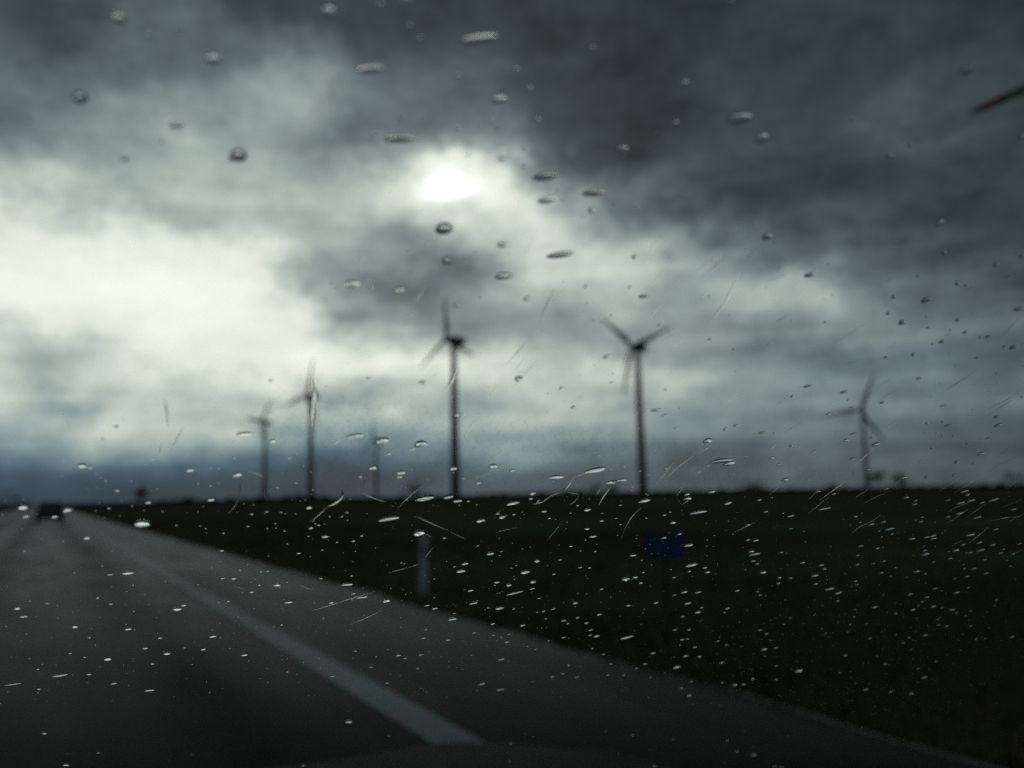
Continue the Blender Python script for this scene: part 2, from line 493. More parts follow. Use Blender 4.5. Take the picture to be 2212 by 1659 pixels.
# ------------------------------------------------------------------ trees on the skyline
def tree(name, x, y, h, w, label, seed, leaves=750):
    rr = random.Random(seed)
    root = empty(name, (x, y, gz(x, y) - .05))
    t = MB()
    bend = rr.uniform(-.2, .2)
    trunk = [(0, 0, 0), (bend * .3, 0, h * .25), (bend, .1, h * .55), (bend * .8, 0, h * .85)]
    t.tube(trunk, [h * .035, h * .026, h * .017, h * .006], 7)
    clumps = []
    for k in range(9):
        a = rr.uniform(0, 2 * pi); z0 = h * rr.uniform(.28, .7); L_ = w * rr.uniform(.25, .5)
        tip = Vector((cos(a) * L_, sin(a) * L_, z0 + h * rr.uniform(.08, .26)))
        t.tube([(bend * .6, 0, z0), tuple(tip * .55 + Vector((0, 0, z0 * .4))), tuple(tip)], [h * .012, h * .008, h * .003], 5)
        clumps.append((tip, w * rr.uniform(.16, .28)))
    clumps += [(Vector((bend, 0, h * .86)), w * .24), (Vector((0, 0, h * .62)), w * .32)]
    t.make('trunk', M['bark'], root)
    c = MB()
    for i in range(leaves):
        p, r = clumps[rr.randrange(len(clumps))]
        d = Vector((rr.gauss(0, .5), rr.gauss(0, .5), rr.gauss(0, .42)))
        c.leaf(p + d * r, rr.uniform(.02, .045) * h, rr)
    c.make('crown', M['leaf'], root)
    return tag(root, label, 'tree', 'trees along the skyline')


def polar(az, d): return d * sin(radians(az)), d * cos(radians(az))


for nm, az, d, h, w, lab, sd in (
    ('bushy_tree', 51.35, 300, 6.4, 6.2, 'larger dark round tree beside the foot of the turbine with a level blade', 11),
    ('bushy_tree', 52.7, 310, 5.6, 5.0, 'smaller dark tree just past the round tree by the turbine foot', 12),
    ('bushy_tree', 21.85, 280, 5.6, 7.5, 'low spreading dark tree on the skyline beside the middle turbine', 13),
    ('bushy_tree', 5.3, 260, 5.8, 3.6, 'lone slim tree on the skyline near the road end', 14),
    ('bushy_tree', 33.9, 320, 5.0, 6.0, 'low dark tree on the skyline left of the tallest turbine base', 15),
    ('bushy_tree', 35.2, 320, 4.6, 4.6, 'small dark tree close to the tallest turbine base', 16),
    ('bushy_tree', 58.6, 300, 4.6, 7.0, 'flat dark tree on the skyline nearest the picture edge', 17),
    ('bushy_tree', 44.2, 340, 4.4, 7.0, 'faint low tree midway between the two turbines at the open field', 18),
):
    x, y = polar(az, d)
    tree(nm, x, y, h, w, lab, sd)
for az, d, h, w, sd, lab in ((-2.9, 420, 9, 9, 21, 'taller dark tree at the picture edge across the road'), (-1.9, 400, 6, 10, 22, 'broad low dark tree across the road, beside the taller one'), (-.9, 430, 4.2, 8, 23, 'lowest dark tree across the road, closest to the road end')):
    x, y = polar(az, d)
    tree('bushy_tree', x, y, h, w, lab, sd, 500)

# the far hedge and wood read as one mass
hd = MB()
rnd = random.Random(5)
for i in range(15000):
    az = rnd.uniform(1.5, 75)
    d = 430 + 260 * noise.noise(Vector((az * .13, 0, 2.0))) + rnd.uniform(-14, 14)
    k = min(max((az - 1.5) / 8, 0), 1)
    top = k * (.6 + 3.4 * abs(noise.noise(Vector((az * 1.2, 5.0, 0)))) + 1.0 * abs(noise.noise(Vector((az * .35, 1.0, 0))))) + .3
    top *= d / 430
    x, y = polar(az, d)
    hd.leaf(Vector((x, y, gz(x, y) + rnd.random() ** .7 * top)), rnd.uniform(.4, .9), rnd)
tag(hd.make('treeline', M['leaf']), 'dark far hedge and woodland along the horizon', 'woodland', kind='stuff')


# ------------------------------------------------------------------ wind turbines
def blade_mesh(R):
    m = MB(); rings = []
    for t in (0.03, 0.06, 0.10, 0.16, 0.22, 0.32, 0.45, 0.6, 0.75, 0.88, 0.96, 1.0):
        z = t * R
        k = min(max((t - .04) / .16, 0), 1)
        c = R * ((1 - k) * .040 + k * (.125 - .095 * (t - .2) / .8)) * (1 if t < .97 else .45)
        th = c * ((1 - k) * 1.0 + k * .22)
        tw = radians(16 * (1 - t))
        ring = []
        for j in range(12):
            a = 2 * pi * j / 12
            px = c * .5 * cos(a) + c * .18 * k
            py = th * .5 * sin(a) * (1 - .35 * k * cos(a))
            ring.append((px * cos(tw) - py * sin(tw), px * sin(tw) + py * cos(tw) - .012 * R * t * t, z))
        rings.append(ring)
    m.loft(rings)
    return m


def band_mesh(R, t0, t1):
    m = MB(); rings = []
    for t in (t0, (t0 + t1) / 2, t1):
        c = R * (.125 - .095 * (t - .2) / .8) + .04
        th = c * .22 + .03
        tw = radians(16 * (1 - t)); ring = []
        for j in range(12):
            a = 2 * pi * j / 12
            px = c * .5 * cos(a) + c * .18; py = th * .5 * sin(a) * (1 - .35 * cos(a))
            ring.append((px * cos(tw) - py * sin(tw), px * sin(tw) + py * cos(tw) - .012 * R * t * t, t * R))
        rings.append(ring)
    return m.loft(rings)


def turbine(x, y, hub_z, R, yaw, phase, label, bands=()):
    z0 = gz(x, y) - .3
    H = hub_z - z0
    root = empty('wind_turbine', (x, y, z0), yaw)
    t = MB()
    rings = []
    for k in range(9):
        q = k / 8
        r = (2.05 - .95 * q) * H / 66
        rings.append([(cos(2 * pi * j / 24) * r, sin(2 * pi * j / 24) * r, q * (H - 1.4)) for j in range(24)])
    t.loft(rings)
    t.make('tower', M['steel'], root, smooth=True)
    s = H / 66
    nb = MB()
    prof = [(-3.0, .9), (-2.6, 1.45), (0, 1.7), (3.5, 1.7), (5.6, 1.45), (6.2, .8)]
    nb.loft([[(w * 1.05 * sx_, yy, H + w * sz_) for sx_, sz_ in ((-.7, -1), (.7, -1), (1, -.6), (1, .6), (.7, 1), (-.7, 1), (-1, .6), (-1, -.6))] for yy, w in [(a * s, b * s) for a, b in prof]])
    nb.make('nacelle', M['nacelle'], root)
    hb = MB()
    hp = [(-3.05, 1.25), (-3.8, 1.4), (-4.6, 1.25), (-5.3, .75), (-5.6, .1)]
    hb.loft([[(cos(2 * pi * j / 16) * r * s, yy * s, H + sin(2 * pi * j / 16) * r * s) for j in range(16)] for yy, r in hp])
    hb.make('hub', M['nacelle'], root, smooth=True)
    bm = blade_mesh(R)
    me = None
    for k in range(3):
        a = radians(phase + 120 * k)
        if me is None:
            b = bm.make('blade', M['steel'], root, smooth=True); me = b.data
        else:
            b = bpy.data.objects.new('blade', me); COL.objects.link(b); b.parent = root
        b.location = (0, -4.1 * s, H)
        b.rotation_euler = (0, pi / 2 - a, 0)
        for (t0, t1) in bands:
            band_mesh(R, t0, t1).make('red_band', M['red'], b, smooth=True)
    return tag(root, label, 'wind turbine', 'wind turbines standing in the fields')


FRONT = Vector((-0.95, -0.31, 0))
YAWT = math.atan2(FRONT.x, -FRONT.y)
turbine(152.6, 332.1, 67.6, 19.5, YAWT, 92, 'tall pale wind turbine under the dark cloud, one blade pointing straight up')
turbine(235.2, 311.6, 66.5, 22.5, YAWT, 16, 'tall wind turbine with blades spread in a wide Y above the blue sign')
turbine(558.0, 455.1, 60.7, 30.0, YAWT, 65, 'wind turbine with one blade level and one raised, beside two small trees')
turbine(145.5, 532.0, 64.7, 25.0, YAWT, 70, 'grey wind turbine whose top is smeared by a trail of water')
turbine(156.9, 711.7, 63.7, 26.0, YAWT, 48, 'distant wind turbine nearest to the road end')
turbine(329.0, 929.0, 65.0, 26.0, YAWT, 90, 'smallest and faintest wind turbine, half hidden by a raindrop')
# the near one: only a blade with red bands reaches into the picture
tip = Vector((110.5, 68.6, 51.9)); bl = 23.0
hdir = Vector((0.504, -0.864, 0.0))
hubp = tip + hdir * bl * cos(radians(13.6)) + Vector((0, 0, bl * sin(radians(13.6))))
fr = Vector((-tip.x, -tip.y, 0)).normalized()
yw = math.atan2(fr.x, -fr.y)
base = hubp - fr * 4.1 * hubp.z / 66
turbine(base.x, base.y, hubp.z, bl, yw, 193.6, 'near wind turbine whose red banded blade tip enters at the upper edge',
        bands=((.80, .955), (.46, .64)))


# ------------------------------------------------------------------ marker post and blue sign
def marker_post(x, y, h):
    root = empty('marker_post', (x, y, gz(x, y) - .04))
    hh = h + .04 - gz(x, y) - 0.0
    m = MB()
    w, d = .062, .055
    sec = [(-w, -d * .5), (-w * .6, -d), (w * .6, -d), (w, -d * .5), (w * .55, d), (-w * .55, d)]
    m.loft([[(a, b, z + (b * -.45 if z > hh - .02 else 0)) for a, b in sec] for z in (0, hh * .5, hh - .06, hh)])
    m.make('post_body', M['post'], root)
    r = MB(); r.box(-.025, .025, -d - .008, -d + .001, hh - .30, hh - .14, .003)
    r.make('reflector', M['refl'], root)
    root.rotation_euler = (0, radians(1.5), radians(-12))
    return tag(root, 'white roadside marker post standing on the verge beside the asphalt', 'marker post')


marker_post(4.74, 11.45, .76)


def blue_sign(x, y, zc, w, h):
    z0 = gz(x, y) - .05
    root = empty('road_sign', (x, y, z0), radians(-30))
    H = zc - z0
    p = MB(); p.tube([(0, 0, 0), (0, 0, H * .6), (0, 0, H + h * .4)], [.013, .013, .013], 10)
    p.make('sign_post', M['galv'], root)
    s = MB(); s.box(-w / 2, w / 2, -.034, -.026, H - h / 2, H + h / 2, .0025)
    plate = s.make('sign_plate', M['blue'], root)
    for (a, b, c, d) in ((-w / 2, w / 2, H + h / 2 - .008, H + h / 2 + .004), (-w / 2, w / 2, H - h / 2 - .004, H - h / 2 + .008)):
        e = MB(); e.box(a, b, -.026, -.014, c, d)
        e.make('edge_rail', M['galv'], plate)
    for zz in (-.3, .3):
        c = MB(); c.box(-.03, .03, -.0255, .022, H + zz * h - .012, H + zz * h + .012, .002)
        c.make('clamp', M['galv'], root)
    return tag(root, 'small plain blue road sign on a thin post in the dark grass', 'road sign')


blue_sign(5.33, 6.76, .79, .385, .225)


# ------------------------------------------------------------------ the car driving ahead
def car_ahead(x, y):
    root = empty('car', (x, y, 0.0))
    # y = 0 is the tail, the car points along +Y
    prof = [(-.02, .34, .62, .78), (.10, .26, .86, .86), (.9, .24, .92, .88), (1.2, .24, .93, .88), (3.1, .24, .90, .88), (4.1, .26, .74, .85), (4.32, .34, .60, .72)]
    b = MB()
    b.loft([[(-w, yy, z0 + .12), (-w * .92, yy, z0), (w * .92, yy, z0), (w, yy, z0 + .12), (w, yy, z1 - .14), (w * .93, yy, z1), (-w * .93, yy, z1), (-w, yy, z1 - .14)] for yy, z0, z1, w in prof])
    body = b.make('body', M['carpaint'], root)
    c = MB()
    c.loft([[(-w1, yb, .88), (w1, yb, .88), (w1 * .98, yf, .88), (-w1 * .98, yf, .88)] for w1, yb, yf in [(.80, .12, 3.15)]] +
           [[(-w2, yb, z), (w2, yb, z), (w2, yf, z), (-w2, yf, z)] for w2, yb, yf, z in ((.72, .34, 2.7, 1.16), (.62, .62, 2.25, 1.43), (.52, .78, 2.05, 1.47))])
    c.make('cabin', M['carpaint'], root)
    rw = MB(); rw.loft([[(-.66, .155, .93), (.66, .155, .93), (.66, .175, .93), (-.66, .175, .93)], [(-.56, .545, 1.37), (.56, .545, 1.37), (.56, .565, 1.37), (-.56, .565, 1.37)]])
    rw.make('rear_window', M['darkglass'], root)
    for sx in (-1, 1):
        sw = MB(); sw.loft([[(sx * .775, .5, .95), (sx * .775, 2.75, .95), (sx * .765, 2.75, .95), (sx * .765, .5, .95)], [(sx * .66, .8, 1.36), (sx * .66, 2.25, 1.36), (sx * .65, 2.25, 1.36), (sx * .65, .8, 1.36)]])
        sw.make('side_window', M['darkglass'], root)
        tl = MB(); tl.box(sx * .80 - .10 * (sx > 0), sx * .80 + .10 * (sx < 0), -.015, .03, .62, .82, .01)
        tl.make('tail_lamp', M['tail'], root)
        mi = MB(); mi.box(min(sx * .86, sx * 1.02), max(sx * .86, sx * 1.02), 2.62, 2.74, .92, 1.06, .02)
        mi.make('wing_mirror', M['carpaint'], root)
        for yy in (.72, 3.45):
            w = MB(); w.loft([[(sx * xx, yy + cos(2 * pi * j / 20) * r, .31 + sin(2 * pi * j / 20) * r) for j in range(20)] for xx, r in ((.64, .27), (.66, .31), (.83, .31), (.85, .27))])
            wh = w.make('wheel', M['tyre'], root)
            q = MB(); q.loft([[(sx * xx, yy + cos(2 * pi * j / 16) * r, .31 + sin(2 * pi * j / 16) * r) for j in range(16)] for xx, r in ((.84, .2), (.856, .19), (.852, .05))])
            q.make('rim', M['rim'], wh)
    bp = MB(); bp.box(-.84, .84, -.09, .02, .36, .56, .03)
    bp.make('bumper', M['trim'], root)
    pl = MB(); pl.box(-.26, .26, -.03, -.012, .62, .73, .004)
    pl.make('number_plate', M['plate'], root)
    return tag(root, 'dark car driving away in the lane ahead, small near the road end', 'car')


car_ahead(.42, 66.0)

# ------------------------------------------------------------------ our own car: windscreen, bonnet, dashboard
CX, THETA, RAD, DIST, THICK = -0.30, radians(36), 2.8, 0.11, 0.005
N0 = Vector((0, sin(THETA), cos(THETA)))
VV = Vector((0, -cos(THETA), sin(THETA)))
UU = Vector((1, 0, 0))
C0 = CAM + Vector((CX, 0, 0)) + N0 * (DIST + .09 / 2 / RAD)
UMAX, VMIN, VMAX = 0.80, -0.58, 0.20


def glass_point(u, v, off=0.0):
    n = (N0 + UU * (u / RAD)).normalized()
    return C0 + UU * u + VV * v - N0 * (u * u / 2 / RAD) + n * off


def glass_normal(u): return (N0 + UU * (u / RAD)).normalized()


car = empty('car', (CX, 0.6, 0.0))
PINV = Matrix.Translation((-CX, -0.6, 0.0))
tag(car, 'our own grey car seen from inside through its rain spotted windscreen', 'car')

w = MB()
NU = 160
us = [-UMAX + 2 * UMAX * i / NU for i in range(NU + 1)]
for off in (0.0, -THICK):
    for v_ in (VMIN, VMAX):
        w.v += [tuple(glass_point(u, v_, off)) for u in us]
n = NU + 1
for i in range(NU):
    w.f.append((i, i + 1, n + i + 1, n + i))
    w.f.append((2 * n + i, 3 * n + i, 3 * n + i + 1, 2 * n + i + 1))
# the rim is its own faces, so the two big faces keep their smooth shading
b0 = len(w.v)
w.v += w.v[:4 * n]
for i in range(NU):
    w.f.append((b0 + i, b0 + 2 * n + i, b0 + 2 * n + i + 1, b0 + i + 1))
    w.f.append((b0 + n + i, b0 + n + i + 1, b0 + 3 * n + i + 1, b0 + 3 * n + i))
w.f.append((b0, b0 + n, b0 + 3 * n, b0 + 2 * n))
w.f.append((b0 + NU, b0 + 2 * n + NU, b0 + 3 * n + NU, b0 + n + NU))
w.f = [tuple(reversed(q)) for q in w.f]
windscreen = w.make('windscreen', M['glass'], car, smooth=True, pinv=PINV)
windscreen['label'] = 'raked curved windscreen covered in raindrops'

# drop shapes: a flat foot on the glass and a low dome
def drop_mesh(seed, nseg=26, nring=7, k=0.50):
    rr = random.Random(seed)
    ph = [rr.uniform(0, 2 * pi) for _ in range(4)]
    am = [rr.uniform(.02, .09), rr.uniform(.02, .06), rr.uniform(0, .04), rr.uniform(0, .025)]
    Rc = (1 + k * k) / (2 * k)

    def rim(a): return 1 + am[0] * cos(a + ph[0]) + am[1] * cos(2 * a + ph[1]) + am[2] * cos(3 * a + ph[2]) + am[3] * cos(5 * a + ph[3])
    v, f = [], []
    sx, sy = rr.uniform(-.06, .06), rr.uniform(-.06, .06)
    for i in range(nring):
        q = sin(pi / 2 * (1 - i / nring))
        z = (sqrt(Rc * Rc - q * q) - (Rc - k)) / k
        for j in range(nseg):
            a = 2 * pi * j / nseg
            v.append((q * rim(a) * cos(a) + sx * z, q * rim(a) * sin(a) + sy * z, z))
    v.append((sx, sy, 1.0)); top = len(v) - 1
    for i in range(nring - 1):
        for j in range(nseg):
            j2 = (j + 1) % nseg
            f.append((i * nseg + j, i * nseg + j2, (i + 1) * nseg + j2, (i + 1) * nseg + j))
    for j in range(nseg): f.append(((nring - 1) * nseg + j, (nring - 1) * nseg + (j + 1) % nseg, top))
    b = len(v)
    v += v[:nseg]
    f.append(tuple(b + j for j in reversed(range(nseg))))
    return v, f


DROP_DATA = []
for s_ in range(9):
    v, f = drop_mesh(100 + s_)
    me = bpy.data.meshes.new('raindrop')
    me.from_pydata(v, [], f)
    me.polygons.foreach_set('use_smooth', [len(p.vertices) < 5 for p in me.polygons])
    me.materials.append(M['water'])
    DROP_DATA.append(me)

GAP = 0.00006
# along the glass, up the glass, length (mm), length / width, turn (degrees)
FINE_TRAILS = [
(0.34,[(500.93,-109.2),(500.85,-107.4),(501.23,-105.87),(501.56,-104.32)]),
(0.16,[(481.06,-112.8),(480.78,-110.78),(481.36,-109.17),(480.1,-106.75)]),
(0.32,[(440.74,-107.81),(441.27,-106.99),(440.83,-105.51),(441.12,-104.55)]),
(0.19,[(394.47,-75.62),(394.79,-73.21),(395.02,-70.81),(395.36,-68.5)]),
(0.13,[(375.18,-98.31),(375.68,-96.83),(375.92,-95.2),(376.11,-93.55)]),
(0.28,[(419.17,-74.79),(419.81,-74.05),(420.22,-73.15),(420.52,-72.16)]),
(0.22,[(483.74,-132.99),(483.34,-128.83),(485.81,-126.9),(486.09,-123.39)]),
(0.14,[(375.87,-100.87),(376.27,-99.21),(376.96,-97.79),(377.49,-96.27)]),
(0.24,[(447.91,-77.85),(447.43,-75.91),(447.42,-74.18),(447.41,-72.46)]),
(0.19,[(404.63,-149.75),(404.38,-146.37),(405.01,-143.63),(404.75,-140.37)]),
(0.13,[(388.54,-69.11),(388.41,-66.62),(388.74,-64.37),(389.02,-62.14)]),
(0.32,[(396.34,-136.53),(395.88,-135.03),(396.24,-133.99),(395.94,-132.61)]),
(0.23,[(398.93,-69.58),(399.74,-67.27),(400.77,-65.11),(401.26,-62.72)]),
(0.16,[(366.39,-141.55),(367.16,-137.96),(368.37,-134.97),(369.81,-132.28)]),
(0.19,[(452.6,-85.88),(452.7,-83.58),(453.95,-81.98),(454.44,-79.96)]),
(0.28,[(455.03,-90.05),(456.02,-87.56),(456.99,-85.09),(458.29,-82.87)]),
(0.27,[(455.91,-54.39),(456.89,-53.15),(458.56,-52.34),(459.44,-51.07)]),
(0.24,[(420.52,-124.66),(420.83,-120.96),(420.69,-117.08),(421.16,-113.66)]),
(0.33,[(490.5,-101.23),(490.77,-99.07),(491.22,-97.04),(492.58,-95.59)]),
(0.31,[(444.15,-107.6),(444.22,-105.77),(445.08,-104.51),(445.24,-102.79)]),
(0.3,[(464.31,-96.87),(464.02,-94.87),(464.18,-93.12),(464.67,-91.56)]),
(0.17,[(418.95,-83.23),(420.02,-82.93),(420.2,-82.04),(420.69,-81.36)]),
(0.17,[(376.03,-71.2),(376.01,-68.82),(375.22,-66.39),(375.46,-64.15)]),
(0.27,[(457.76,-55.74),(457.71,-53.69),(458.46,-51.97),(458.45,-49.99)]),
(0.17,[(434.16,-76.94),(435.54,-74.56),(436.67,-72.06),(437.91,-69.67)]),
(0.19,[(387.46,-67.6),(387.22,-65.76),(387.07,-63.98),(387.58,-62.38)]),
(0.2,[(525.35,-118.66),(525.69,-117.05),(526.84,-115.92),(526.79,-114.11)]),
(0.18,[(450.29,-138.07),(451.61,-136.15),(453.03,-134.34),(454.08,-132.21)]),
(0.26,[(486.42,-100.24),(488.73,-98.27),(490.09,-95.67),(492.01,-93.48)]),
(0.15,[(397.21,-68.59),(398.29,-66.57),(398.85,-64.28),(399.54,-62.11)]),
(0.15,[(398.56,-94.12),(398.84,-90.92),(399.05,-87.77),(399.36,-84.72)]),
(0.11,[(410.31,-67.71),(412.32,-66.3),(413.94,-64.57),(415.26,-62.63)]),
(0.32,[(504.18,-119.05),(504.62,-116.35),(506.6,-114.72),(507.74,-112.55)]),
(0.23,[(375.69,-83.04),(375.61,-80.42),(376.39,-78.24),(376.64,-75.86)]),
(0.29,[(440.0,-102.75),(440.99,-101.13),(441.78,-99.39),(442.67,-97.74)]),
(0.15,[(477.89,-121.19),(478.62,-118.38),(480.31,-116.34),(481.94,-114.28)]),
(0.28,[(507.3,-123.49),(508.48,-121.14),(508.55,-118.13),(509.18,-115.51)]),
(0.28,[(451.84,-58.63),(452.06,-57.9),(452.58,-57.34),(452.91,-56.67)]),
(0.17,[(465.73,-126.95),(466.14,-124.67),(466.33,-122.27),(466.77,-120.06)]),
(0.25,[(469.38,-66.66),(469.1,-64.38),(469.15,-62.25),(468.78,-60.01)]),
(0.29,[(422.95,-146.67),(421.5,-141.13),(420.7,-136.11),(421.59,-132.1)]),
(0.22,[(462.02,-122.06),(462.33,-120.62),(461.91,-118.72),(462.44,-117.46)]),
(0.22,[(474.05,-118.98),(474.32,-117.47),(475.01,-116.24),(475.0,-114.58)]),
(0.14,[(367.16,-73.72),(366.84,-71.21),(367.17,-68.92),(367.22,-66.61)]),
(0.26,[(440.59,-82.08),(441.06,-80.66),(442.0,-79.59),(443.16,-78.66)]),
(0.13,[(391.63,-73.25),(391.44,-71.27),(391.9,-69.56),(391.74,-67.64)]),
(0.18,[(437.51,-101.16),(438.34,-99.57),(438.87,-97.79),(439.88,-96.37)]),
(0.21,[(376.69,-102.33),(377.24,-99.33),(378.14,-96.59),(378.56,-93.65)]),
(0.31,[(433.01,-97.01),(433.62,-94.12),(434.45,-91.42),(434.71,-88.44)]),
(0.2,[(456.73,-68.84),(457.2,-68.34),(457.4,-67.74),(457.3,-67.02)]),
(0.32,[(521.55,-129.99),(521.36,-127.08),(521.61,-124.45),(521.11,-121.46)]),
(0.21,[(360.98,-103.18),(361.19,-102.16),(361.63,-101.35),(362.17,-100.64)]),
(0.25,[(372.69,-117.83),(372.78,-114.56),(373.17,-111.53),(373.41,-108.49)]),
(0.23,[(421.62,-98.86),(422.37,-96.72),(422.58,-94.27),(423.14,-92.08)]),
(0.23,[(403.24,-86.06),(403.33,-84.56),(403.69,-83.2),(403.59,-81.64)]),
(0.13,[(408.53,-130.59),(408.33,-129.14),(408.71,-127.96),(408.09,-126.34)]),
(0.14,[(441.44,-96.79),(441.39,-94.78),(442.29,-93.42),(442.6,-91.69)]),
(0.27,[(434.48,-60.82),(434.58,-60.2),(434.91,-59.72),(435.0,-59.09)]),
]
